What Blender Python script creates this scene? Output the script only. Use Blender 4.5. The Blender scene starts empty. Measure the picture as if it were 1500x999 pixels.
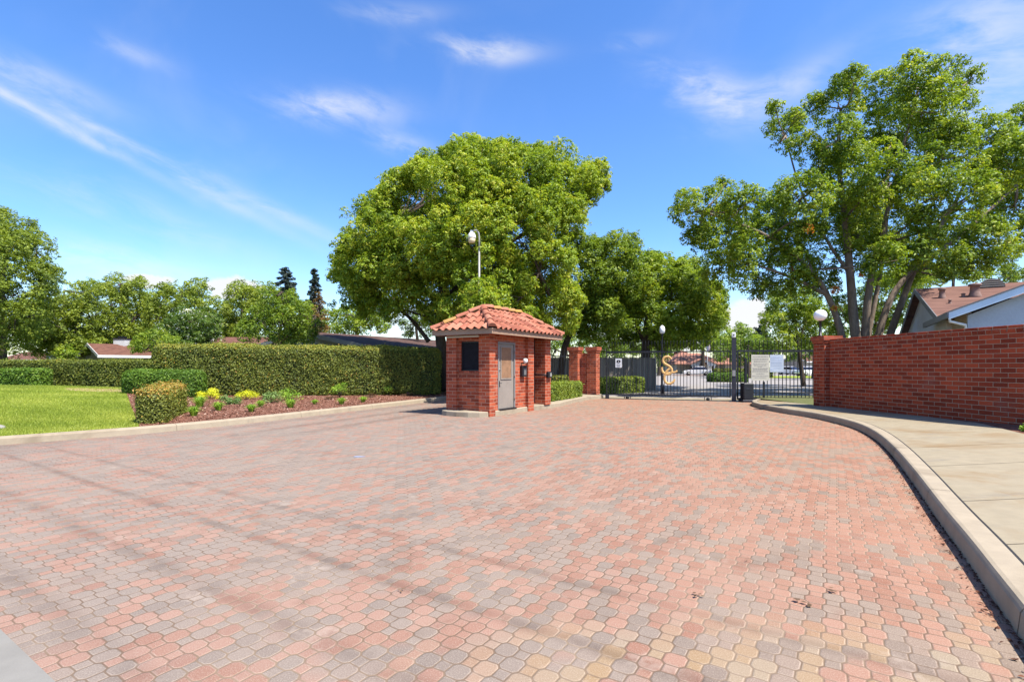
import bpy, math, random
import numpy as np
from mathutils import Vector, Matrix
random.seed(7)
RNG = np.random.default_rng(11)
SC = bpy.context.scene
COL = SC.collection
F = 735.0; HZ = 537.0; CAMZ = 1.45

# ------------------------------------------------------------------ survey helpers
def P(px, py, Y):
    """world point seen at photo coordinate px,py at the distance Y"""
    return Vector(((px-750)/F*Y, Y, CAMZ+(HZ-py)/F*Y))
def G(px, py, z=0.0):
    Y = F*(CAMZ-z)/(py-HZ)
    return Vector(((px-750)/F*Y, Y, z))
A = Vector((.843, -.538, 0)); B = Vector((.538, .843, 0))       # paving / booth axes

# ------------------------------------------------------------------ object helpers
def tag(o, label=None, cat=None, group=None, kind=None):
    if label: o['label'] = label
    if cat: o['category'] = cat
    if group: o['group'] = group
    if kind: o['kind'] = kind
    return o
def empty(name, loc, label, cat, group=None):
    o = bpy.data.objects.new(name, None); COL.objects.link(o)
    o.empty_display_size = .2
    o.location = loc
    return tag(o, label, cat, group)
def link(name, me, mat=None, parent=None):
    o = bpy.data.objects.new(name, me); COL.objects.link(o)
    if mat is not None:
        for m in (mat if isinstance(mat, (list, tuple)) else [mat]): me.materials.append(m)
    if parent is not None: adopt(o, parent)
    return o
def worldloc(o):
    l = Vector(o.location)
    while o.parent: o = o.parent; l = l  # parents only ever carry a plain location
    return l
def adopt(o, parent):
    o.parent = parent
    top = parent
    # meshes are modelled in world coordinates; parts of parts hang under an untransformed mesh
    if parent.type == 'EMPTY':
        o.matrix_parent_inverse = Matrix.Translation(-Vector(parent.location))
def np_mesh(name, verts, quads, tint=None, n=4, smooth=False):
    me = bpy.data.meshes.new(name)
    verts = np.asarray(verts, dtype=np.float32).reshape(-1, 3); quads = np.asarray(quads, dtype=np.int32).reshape(-1, n)
    me.vertices.add(len(verts)); me.vertices.foreach_set('co', verts.ravel())
    me.loops.add(quads.size); me.loops.foreach_set('vertex_index', quads.ravel())
    me.polygons.add(len(quads)); me.polygons.foreach_set('loop_start', np.arange(0, quads.size, n, dtype=np.int32))
    if smooth: me.polygons.foreach_set('use_smooth', np.ones(len(quads), dtype=bool))
    if tint is not None:
        at = me.attributes.new('tint', 'FLOAT', 'POINT'); at.data.foreach_set('value', np.asarray(tint, dtype=np.float32))
    me.update(); me.validate()
    return me

class MB:
    """collects boxes, prisms, tubes and lathes into one mesh with metre-true uv"""
    def __init__(s): s.v = []; s.f = []; s.sm = []; s.mi = []; s.t = []
    def add(s, vs, fs, smooth=False, mi=0, tint=.5):
        o = len(s.v); s.v += [tuple(v) for v in vs]; s.t += [tint]*len(vs)
        for f in fs: s.f.append(tuple(i+o for i in f)); s.sm.append(smooth); s.mi.append(mi)
        return s
    def box(s, c, size, ax=None, ay=None, mi=0, tint=.5, bev=0.0):
        """box centred at c (z = centre); ax, ay horizontal unit axes"""
        ax = Vector(ax or (1, 0, 0)); ay = Vector(ay or (0, 1, 0)); az = ax.cross(ay)
        c = Vector(c); hx, hy, hz = [q/2 for q in size]
        if bev <= 0:
            vs = [c+ax*(i*hx)+ay*(j*hy)+az*(k*hz) for k in (-1, 1) for j in (-1, 1) for i in (-1, 1)]
            fs = [(0, 2, 3, 1), (4, 5, 7, 6), (0, 1, 5, 4), (2, 6, 7, 3), (0, 4, 6, 2), (1, 3, 7, 5)]
            return s.add(vs, fs, mi=mi, tint=tint)
        b = min(bev, hx*.9, hy*.9, hz*.9)
        rings = []
        for z, ins in ((-hz, b), (-hz+b, 0), (hz-b, 0), (hz, b)):
            x, y = hx-ins, hy-ins
            rings.append([(x-b, y), (-(x-b), y), (-x, y-b), (-x, -(y-b)), (-(x-b), -y), (x-b, -y), (x, -(y-b)), (x, y-b)] if True else 0)
            rings[-1] = [c+ax*p+ay*q+az*z for p, q in rings[-1]]
        vs = [v for r in rings for v in r]; fs = []
        for k in range(3):
            for i in range(8):
                j = (i+1) % 8; fs.append((k*8+i, k*8+j, k*8+8+j, k*8+8+i))
        fs.append(tuple(range(7, -1, -1))); fs.append(tuple(range(24, 32)))
        return s.add(vs, fs, mi=mi, tint=tint)
    def prism(s, poly, z0, z1, mi=0, tint=.5):
        """vertical prism from a counter-clockwise outline [(x,y)]; z1 may be a function"""
        n = len(poly); h = (lambda x, y: z1) if not callable(z1) else z1
        vs = [(p[0], p[1], z0) for p in poly]+[(p[0], p[1], h(p[0], p[1])) for p in poly]
        fs = [tuple(range(n-1, -1, -1)), tuple(range(n, 2*n))]+[(i, (i+1) % n, n+(i+1) % n, n+i) for i in range(n)]
        return s.add(vs, fs, mi=mi, tint=tint)
    def extrude(s, pts, d, mi=0, tint=.5):
        """planar outline pts (Vectors) pushed by the vector d"""
        n = len(pts); d = Vector(d); vs = [Vector(p) for p in pts]+[Vector(p)+d for p in pts]
        fs = [tuple(range(n-1, -1, -1)), tuple(range(n, 2*n))]+[(i, (i+1) % n, n+(i+1) % n, n+i) for i in range(n)]
        return s.add(vs, fs, mi=mi, tint=tint)
    def tube(s, pts, r, n=8, mi=0, tint=.5, caps=True, flat=None):
        pts = [Vector(p) for p in pts]; rr = r if isinstance(r, (list, tuple)) else [r]*len(pts)
        vs = []; fs = []; up = None
        for i, p in enumerate(pts):
            t = (pts[min(i+1, len(pts)-1)]-pts[max(i-1, 0)]).normalized()
            if up is None:
                up = Vector((0, 0, 1)) if abs(t.z) < .9 else Vector((1, 0, 0))
            a = t.cross(up).normalized(); b = a.cross(t).normalized(); up = b
            for k in range(n):
                an = 2*math.pi*k/n
                o = a*math.cos(an)*rr[i]+b*math.sin(an)*rr[i]
                if flat is not None: o -= flat[0]*(o.dot(flat[0])*(1-flat[1]))
                vs.append(p+o)
        for i in range(len(pts)-1):
            for k in range(n):
                j = (k+1) % n; fs.append((i*n+k, i*n+j, i*n+n+j, i*n+n+k))
        if caps: fs.append(tuple(range(n-1, -1, -1))); fs.append(tuple(range(len(vs)-n, len(vs))))
        return s.add(vs, fs, smooth=True, mi=mi, tint=tint)
    def lathe(s, c, prof, n=20, mi=0, tint=.5):
        c = Vector(c); vs = []; fs = []
        for r, z in prof:
            for k in range(n):
                a = 2*math.pi*k/n; vs.append(c+Vector((r*math.cos(a), r*math.sin(a), z)))
        for i in range(len(prof)-1):
            for k in range(n):
                j = (k+1) % n; fs.append((i*n+k, i*n+j, i*n+n+j, i*n+n+k))
        fs.append(tuple(range(n-1, -1, -1))); fs.append(tuple(range(len(vs)-n, len(vs))))
        return s.add(vs, fs, smooth=True, mi=mi, tint=tint)
    def mesh(s, name):
        me = bpy.data.meshes.new(name); me.from_pydata(s.v, [], s.f)
        me.polygons.foreach_set('use_smooth', s.sm); me.polygons.foreach_set('material_index', s.mi)
        at = me.attributes.new('tint', 'FLOAT', 'POINT'); at.data.foreach_set('value', np.array(s.t, dtype=np.float32))
        me.update()
        uv = me.uv_layers.new(name='uv').data
        for p in me.polygons:
            nx, ny, nz = p.normal
            if abs(nz) < .75:
                l = math.hypot(nx, ny); tx, ty = -ny/l, nx/l
                for li in p.loop_indices:
                    v = me.vertices[me.loops[li].vertex_index].co; uv[li].uv = (v.x*tx+v.y*ty, v.z)
            else:
                for li in p.loop_indices:
                    v = me.vertices[me.loops[li].vertex_index].co; uv[li].uv = (v.x*A.x+v.y*A.y, v.x*B.x+v.y*B.y)
        return me
    def build(s, name, mat, parent=None):
        return link(name, s.mesh(name), mat, parent)

# ------------------------------------------------------------------ shader maths
class S:
    nt = None
    def __init__(s, sock): s.k = sock
    @staticmethod
    def new(t): return S.nt.nodes.new(t)
    @staticmethod
    def m(op, *a, clamp=False):
        n = S.new('ShaderNodeMath'); n.operation = op; n.use_clamp = clamp
        for i, x in enumerate(a): S.put(n.inputs[i], x)
        return S(n.outputs[0])
    @staticmethod
    def put(inp, x):
        if isinstance(x, S): S.nt.links.new(x.k, inp)
        elif hasattr(x, 'is_output'): S.nt.links.new(x, inp)
        else: inp.default_value = x
    def __add__(s, o): return S.m('ADD', s, o)
    def __radd__(s, o): return S.m('ADD', o, s)
    def __sub__(s, o): return S.m('SUBTRACT', s, o)
    def __rsub__(s, o): return S.m('SUBTRACT', o, s)
    def __mul__(s, o): return S.m('MULTIPLY', s, o)
    def __rmul__(s, o): return S.m('MULTIPLY', o, s)
    def __truediv__(s, o): return S.m('DIVIDE', s, o)
    def abs(s): return S.m('ABSOLUTE', s)
    def gt(s, o): return S.m('GREATER_THAN', s, o)
    def lt(s, o): return S.m('LESS_THAN', s, o)
def smin(a, b): return S.m('MINIMUM', a, b)
def smax(a, b): return S.m('MAXIMUM', a, b)
def sstep(x, lo, hi, a=0.0, b=1.0):
    n = S.new('ShaderNodeMapRange'); n.interpolation_type = 'SMOOTHSTEP'
    for i, q in enumerate((x, lo, hi, a, b)): S.put(n.inputs[i], q)
    return S(n.outputs[0])
def vec(x, y, z=0.0):
    n = S.new('ShaderNodeCombineXYZ')
    for i, q in enumerate((x, y, z)): S.put(n.inputs[i], q)
    return S(n.outputs[0])
def sep(v):
    n = S.new('ShaderNodeSeparateXYZ'); S.put(n.inputs[0], v); return [S(o) for o in n.outputs]
def noise(v, scale, detail=3, rough=.55, dist=0.0):
    n = S.new('ShaderNodeTexNoise'); S.put(n.inputs['Vector'], v)
    n.inputs['Scale'].default_value = scale; n.inputs['Detail'].default_value = detail
    n.inputs['Roughness'].default_value = rough; n.inputs['Distortion'].default_value = dist
    return S(n.outputs['Fac'])
def wnoise(v):
    n = S.new('ShaderNodeTexWhiteNoise'); n.noise_dimensions = '3D'; S.put(n.inputs['Vector'], v)
    return S(n.outputs['Value']), S(n.outputs['Color'])
def mix(f, a, b, mode='MIX'):
    n = S.new('ShaderNodeMix'); n.data_type = 'RGBA'; n.blend_type = mode
    S.put(n.inputs[0], f)
    for i, q in ((6, a), (7, b)):
        if isinstance(q, tuple) and len(q) == 3: q = (*q, 1)
        S.put(n.inputs[i], q)
    return S(n.outputs[2])
def ramp(f, stops, interp='LINEAR'):
    n = S.new('ShaderNodeValToRGB'); S.put(n.inputs[0], f); e = n.color_ramp; e.interpolation = interp
    while len(e.elements) < len(stops): e.elements.new(.5)
    for el, (p, c) in zip(e.elements, stops): el.position = p; el.color = (*c, 1)
    return S(n.outputs[0])
def attr(name):
    n = S.new('ShaderNodeAttribute'); n.attribute_name = name; return S(n.outputs['Fac'])
def posn():
    n = S.new('ShaderNodeNewGeometry'); return S(n.outputs['Position'])
def bump(h, dist, strength=1.0):
    n = S.new('ShaderNodeBump'); n.inputs['Distance'].default_value = dist; n.inputs['Strength'].default_value = strength
    S.put(n.inputs['Height'], h); return S(n.outputs[0])
def material(name):
    m = bpy.data.materials.new(name); m.use_nodes = True; m.node_tree.nodes.clear(); S.nt = m.node_tree; return m
def finish(col, rough=.7, normal=None, spec=.3, metal=0.0, trans=None):
    b = S.new('ShaderNodeBsdfPrincipled')
    if isinstance(col, tuple): col = (*col, 1)
    S.put(b.inputs['Base Color'], col); S.put(b.inputs['Roughness'], rough)
    b.inputs['Specular IOR Level'].default_value = spec; b.inputs['Metallic'].default_value = metal
    if normal is not None: S.put(b.inputs['Normal'], normal)
    out = S.new('ShaderNodeOutputMaterial'); sh = b.outputs[0]
    if trans is not None:
        t = S.new('ShaderNodeBsdfTranslucent'); S.put(t.inputs[0], trans[1])
        mx = S.new('ShaderNodeMixShader'); mx.inputs[0].default_value = trans[0]
        S.nt.links.new(sh, mx.inputs[1]); S.nt.links.new(t.outputs[0], mx.inputs[2]); sh = mx.outputs[0]
    S.nt.links.new(sh, out.inputs[0])
def plain(name, c, rough=.6, var=.12, scale=3.0, spec=.3, metal=0.0, bmp=0.0):
    """painted or plain surface with a little unevenness and grime"""
    m = material(name); p = posn()
    n1 = noise(p, scale, 4, .6); n2 = noise(p, scale*14, 2)
    f = sstep(n1*.65+n2*.35, .3, .7)
    dark = tuple(x*(1-var) for x in c); lite = tuple(min(1, x*(1+var)) for x in c)
    finish(mix(f, dark, lite), rough, bump(n2, bmp) if bmp else None, spec, metal)
    return m
FOL = 1.22
def leafmat(name, stops, trans=.42, rough=.5, spec=.3):
    m = material(name); t = attr('tint'); c = ramp(t, [(q, tuple(min(.8, k*FOL) for k in cc_)) for q, cc_ in stops]) if trans >= .25 else ramp(t, stops)
    tc = mix(1.0, c, (1.25, 1.2, .55), 'MULTIPLY')
    finish(c, rough, None, spec, trans=(trans, tc))
    return m

# paving: octagon + small square stones
def m_pavers():
    m = material('pavers'); p = posn(); x, y, z = sep(p)
    wob = noise(p, 9.0, 1); wob2 = noise(vec(x+31.0, y), 9.0, 1)
    big = noise(p, .55, 2); big2 = noise(vec(x+11.0, y-7.0), .55, 2)
    x2 = x+(wob-.5)*.010+(big-.5)*.05; y2 = y+(wob2-.5)*.010+(big2-.5)*.05
    u = x2*A.x+y2*A.y; v = x2*B.x+y2*B.y
    Pd = .187; a = .305*Pd; b = .195*Pd
    s = (u+v)/Pd; t = (u-v)/Pd
    si = S.m('ROUND', s); ti = S.m('ROUND', t)
    sl = (s-si)*Pd; tl = (t-ti)*Pd
    ox = (sl+tl)*.5; oy = (sl-tl)*.5
    inf = smax(ox.abs(), oy.abs()); l1 = ox.abs()+oy.abs()
    hyp = S.m('SQRT', ox*ox+oy*oy)
    doct = smin(smin(a-inf, (Pd*.5-l1)*.7071), (a*1.135-hyp))
    isoct = inf.lt(a)
    # squares sit half a period along u
    s3 = (u+v)/Pd+.5; t3 = (u-v)/Pd+.5
    sj = S.m('ROUND', s3); tj = S.m('ROUND', t3)
    sm = (s3-sj)*Pd; tm = (t3-tj)*Pd
    qx = (sm+tm)*.5; qy = (sm-tm)*.5
    dsq = b-smax(qx.abs(), qy.abs())
    ids = mix(isoct, vec(sj, tj-1.0, 0.0), vec(si, ti, 0.0))   # square shares the stone of the octagon beside it
    ed = isoct*doct+(1.0-isoct)*dsq
    r, rc = wnoise(ids); rx, ry, rz = sep(rc)
    zone = noise(p, .33, 3, .6, .4)
    vd = u*0.0+v
    lft = sstep(x, -5.0, 4.0, .34, .0)
    near = sstep(y, 3.15, 2.45)*sstep(x, -.9, .5)
    pg = .24+(zone-.42)*1.5+lft
    grey = sstep(pg-rx, -.05, .05)
    cr = ramp(ry, [(0, (.200, .097, .067)), (.3, (.238, .127, .091)), (.65, (.252, .147, .110)), (1, (.197, .100, .072))])
    cg = ramp(ry, [(0, (.145, .117, .099)), (.5, (.183, .149, .125)), (1, (.192, .147, .119))])
    ct = ramp(rz, [(0, (.225, .155, .080)), (.5, (.23, .175, .110)), (1, (.215, .195, .150))])
    c = mix(grey, cr, cg)
    c = mix(near*rx.gt(.66)*.9, c, ct)
    sp = noise(p, 150.0, 2, .75)
    c = mix(sstep(sp, .50, .70)*.75, c, mix(.6, c, (.42, .37, .31)))
    c = mix(sstep(sp, .46, .30)*.6, c, mix(1.0, c, (.62, .58, .56), 'MULTIPLY'))
    # dust film and broad staining
    dust = noise(p, .9, 4, .65)
    c = mix(sstep(dust, .30, .75)*.22+sstep(x, 4.0, -6.0)*.12, c, (.245, .182, .138))
    # overhead-wire shadows painted in along the street, tyre marks along the lane
    shade_wear = None
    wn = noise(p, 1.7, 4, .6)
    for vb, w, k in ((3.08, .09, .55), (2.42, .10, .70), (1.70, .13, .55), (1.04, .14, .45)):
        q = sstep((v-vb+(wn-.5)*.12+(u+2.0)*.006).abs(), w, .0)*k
        shade_wear = q if shade_wear is None else smax(shade_wear, q)
    shade_wear = shade_wear*sstep(u, 3.0, -1.0)*sstep(wn, .25, .6)
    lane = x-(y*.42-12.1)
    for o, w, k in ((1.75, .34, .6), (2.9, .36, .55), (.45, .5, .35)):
        shade_wear = smax(shade_wear, sstep((lane-o+(wn-.5)*.4).abs(), w, .05)*k*sstep(y, 9.0, 13.0))
    shade_wear = smax(shade_wear, sstep((x+y*.05+9.6+(wn-.5)*1.2).abs(), 2.6, .4)*.5*sstep(y, 6.5, 9.0))
    c = mix(shade_wear*.85, c, mix(1.0, c, (.50, .46, .46), 'MULTIPLY'))
    c = mix(sstep(x, -1.5, 5.0)*.9, c, mix(1.0, c, (1.10, .98, .84), 'MULTIPLY'))
    st_ = noise(p, .8, 5, .7, 1.2)
    c = mix(sstep(st_, .56, .68)*.38, c, mix(1.0, c, (.60, .55, .52), 'MULTIPLY'))
    sc_ = noise(vec(x*1.0+40.0, y*1.0), 2.3, 4, .7)
    c = mix(sstep(sc_, .60, .70)*.35, c, (.33, .27, .22))
    jw = noise(p, 5.0, 2)
    joint = sstep(ed, .0062, .0024)*sstep(jw, .25, .5, .6, 1.0)
    jc = mix(sstep(noise(p, 1.1, 2), .4, .65), (.11, .072, .046), (.19, .138, .092))
    c = mix(joint*.82, c, jc)
    rim = sstep(ed, .012, .004)*(1.0-joint)
    c = mix(rim*sstep(noise(p, 13.0, 2), .35, .65)*.35, c, (.44, .355, .29))
    h = sstep(ed, .0, .011)+sp*.12+(r*.25)
    finish(c, .82, bump(h, .004, .8), .2)
    return m
def m_brick(name, c1, c2, mort, bw=.305, rh=.1016, dirt=.3):
    m = material(name)
    uvn = S.new('ShaderNodeUVMap'); uvn.uv_map = 'uv'; uv = S(uvn.outputs[0]); p = posn()
    n = S.new('ShaderNodeTexBrick'); S.put(n.inputs['Vector'], uv)
    n.inputs['Color1'].default_value = (0, 0, 0, 1); n.inputs['Color2'].default_value = (1, 1, 1, 1); n.inputs['Mortar'].default_value = (.5, .5, .5, 1)
    n.inputs['Scale'].default_value = 1; n.inputs['Brick Width'].default_value = bw; n.inputs['Row Height'].default_value = rh
    n.inputs['Mortar Size'].default_value = .0065; n.inputs['Mortar Smooth'].default_value = .15; n.inputs['Bias'].default_value = 0
    f = S(n.outputs['Fac']); cc = S(n.outputs['Color']); sx, sy, sz = sep(cc)
    g = noise(p, 26.0, 3, .7); g2 = noise(p, 1.3, 4, .6)
    c = ramp(sx, [(0, tuple(q*.72 for q in c1)), (.3, c1), (.7, c2), (1, tuple(q*1.22 for q in c2))])
    c = mix(sstep(g, .35, .75)*.35, c, mix(1.0, c, (.55, .55, .6), 'MULTIPLY'))
    c = mix(sstep(g2, .55, .8)*dirt, c, (.22, .13, .11))
    x, y, z = sep(p)
    sa = noise(vec(x+17.0, y, z*1.6), 1.9, 5, .72, .6)
    c = mix(sstep(sa, .60, .74)*.30, c, (.42, .34, .30))
    c = mix(f, c, mix(g, tuple(q*.8 for q in mort), mort))
    finish(c, .75, bump((1.0-f)*1.0+g*.25, .006, .9), .25)
    return m
def m_concrete(name, c, stain=(.30, .235, .15), k=.5, lines=None):
    m = material(name); p = posn()
    n1 = noise(p, .7, 5, .65, .6); n2 = noise(p, 5.0, 4, .6); n3 = noise(p, 120.0, 2, .7)
    cc = mix(sstep(n2, .3, .75)*.5, tuple(q*.86 for q in c), tuple(min(1, q*1.1) for q in c))
    cc = mix(sstep(n1, .48, .72)*k, cc, stain)
    x, y, z = sep(p)
    n4 = noise(vec(x*.6, y*2.5, z), 1.0, 4, .7)
    cc = mix(sstep(n4, .55, .75)*k*.6, cc, (.13, .12, .11))
    cc = mix(sstep(n3, .55, .8)*.25, cc, tuple(q*.55 for q in c))
    finish(cc, .85, bump(n3*.6+n2*.4, .002), .2)
    return m
def m_ground(name, cols, scale, bd, rough=.95):
    m = material(name); p = posn()
    a = noise(p, scale, 5, .7); b = noise(p, scale*7, 3, .7); l = noise(p, scale*.06, 3)
    f = sstep(a*.45+b*.35+l*.2, .3, .7)
    finish(ramp(f, [(i/(len(cols)-1), c) for i, c in enumerate(cols)]), rough, bump(b*.6+a*.4, bd), .15)
    return m
def m_tile():
    m = material('clay_tile'); p = posn(); t = attr('tint')
    c = ramp(t, [(0, (.20, .060, .036)), (.3, (.275, .088, .050)), (.6, (.33, .125, .075)), (.8, (.36, .17, .115)), (.86, (.34, .17, .06)), (1, (.36, .20, .045))])
    g = noise(p, 7.0, 4, .7); g2 = noise(p, 60.0, 2)
    c = mix(sstep(g, .5, .75)*.35, c, (.36, .23, .17))
    c = mix(sstep(g2, .55, .8)*.3, c, (.26, .10, .06))
    finish(c, .75, bump(g2, .003), .25)
    return m
def m_shingle(name, c, d):
    m = material(name)
    p = posn(); x, y, z = sep(p)
    r = S.m('FLOOR', z*16.0); w, _ = wnoise(vec(S.m('FLOOR', (x*.8+y*.5)*5.0+r*.37), r, 0.0))
    g = noise(p, 30.0, 2); fr = S.m('FRACT', z*16.0)
    cc = ramp(w*.7+g*.3, [(0, d), (.5, c), (1, tuple(q*1.25 for q in c))])
    cc = mix(sstep(fr, .16, .0)*.5, cc, tuple(q*.5 for q in d))
    finish(cc, .9, bump(fr+g*.3, .01), .15)
    return m
def m_planks(name, c):
    m = material(name); p = posn(); x, y, z = sep(p)
    k = x*7.0; w, _ = wnoise(vec(S.m('FLOOR', k), 0.0, 0.0)); fr = S.m('FRACT', k)
    g = noise(vec(x*30.0, y*30.0, z*1.5), 1.0, 3)
    cc = ramp(w*.6+g*.4, [(0, tuple(q*.6 for q in c)), (1, tuple(q*1.3 for q in c))])
    gap = sstep((fr-.5).abs(), .44, .49)
    finish(mix(gap, cc, (.02, .02, .02)), .9, bump(1.0-gap, .01), .1)
    return m
def m_bark(name, c):
    m = material(name); p = posn(); x, y, z = sep(p)
    g = noise(vec(x*9.0, y*9.0, z*2.2), 1.0, 5, .7, .8); g2 = noise(p, 3.0, 3)
    cc = ramp(g*.7+g2*.3, [(.25, tuple(q*.45 for q in c)), (.55, c), (.8, tuple(min(1, q*1.5) for q in c))])
    finish(cc, .95, bump(g, .03), .1)
    return m

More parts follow.
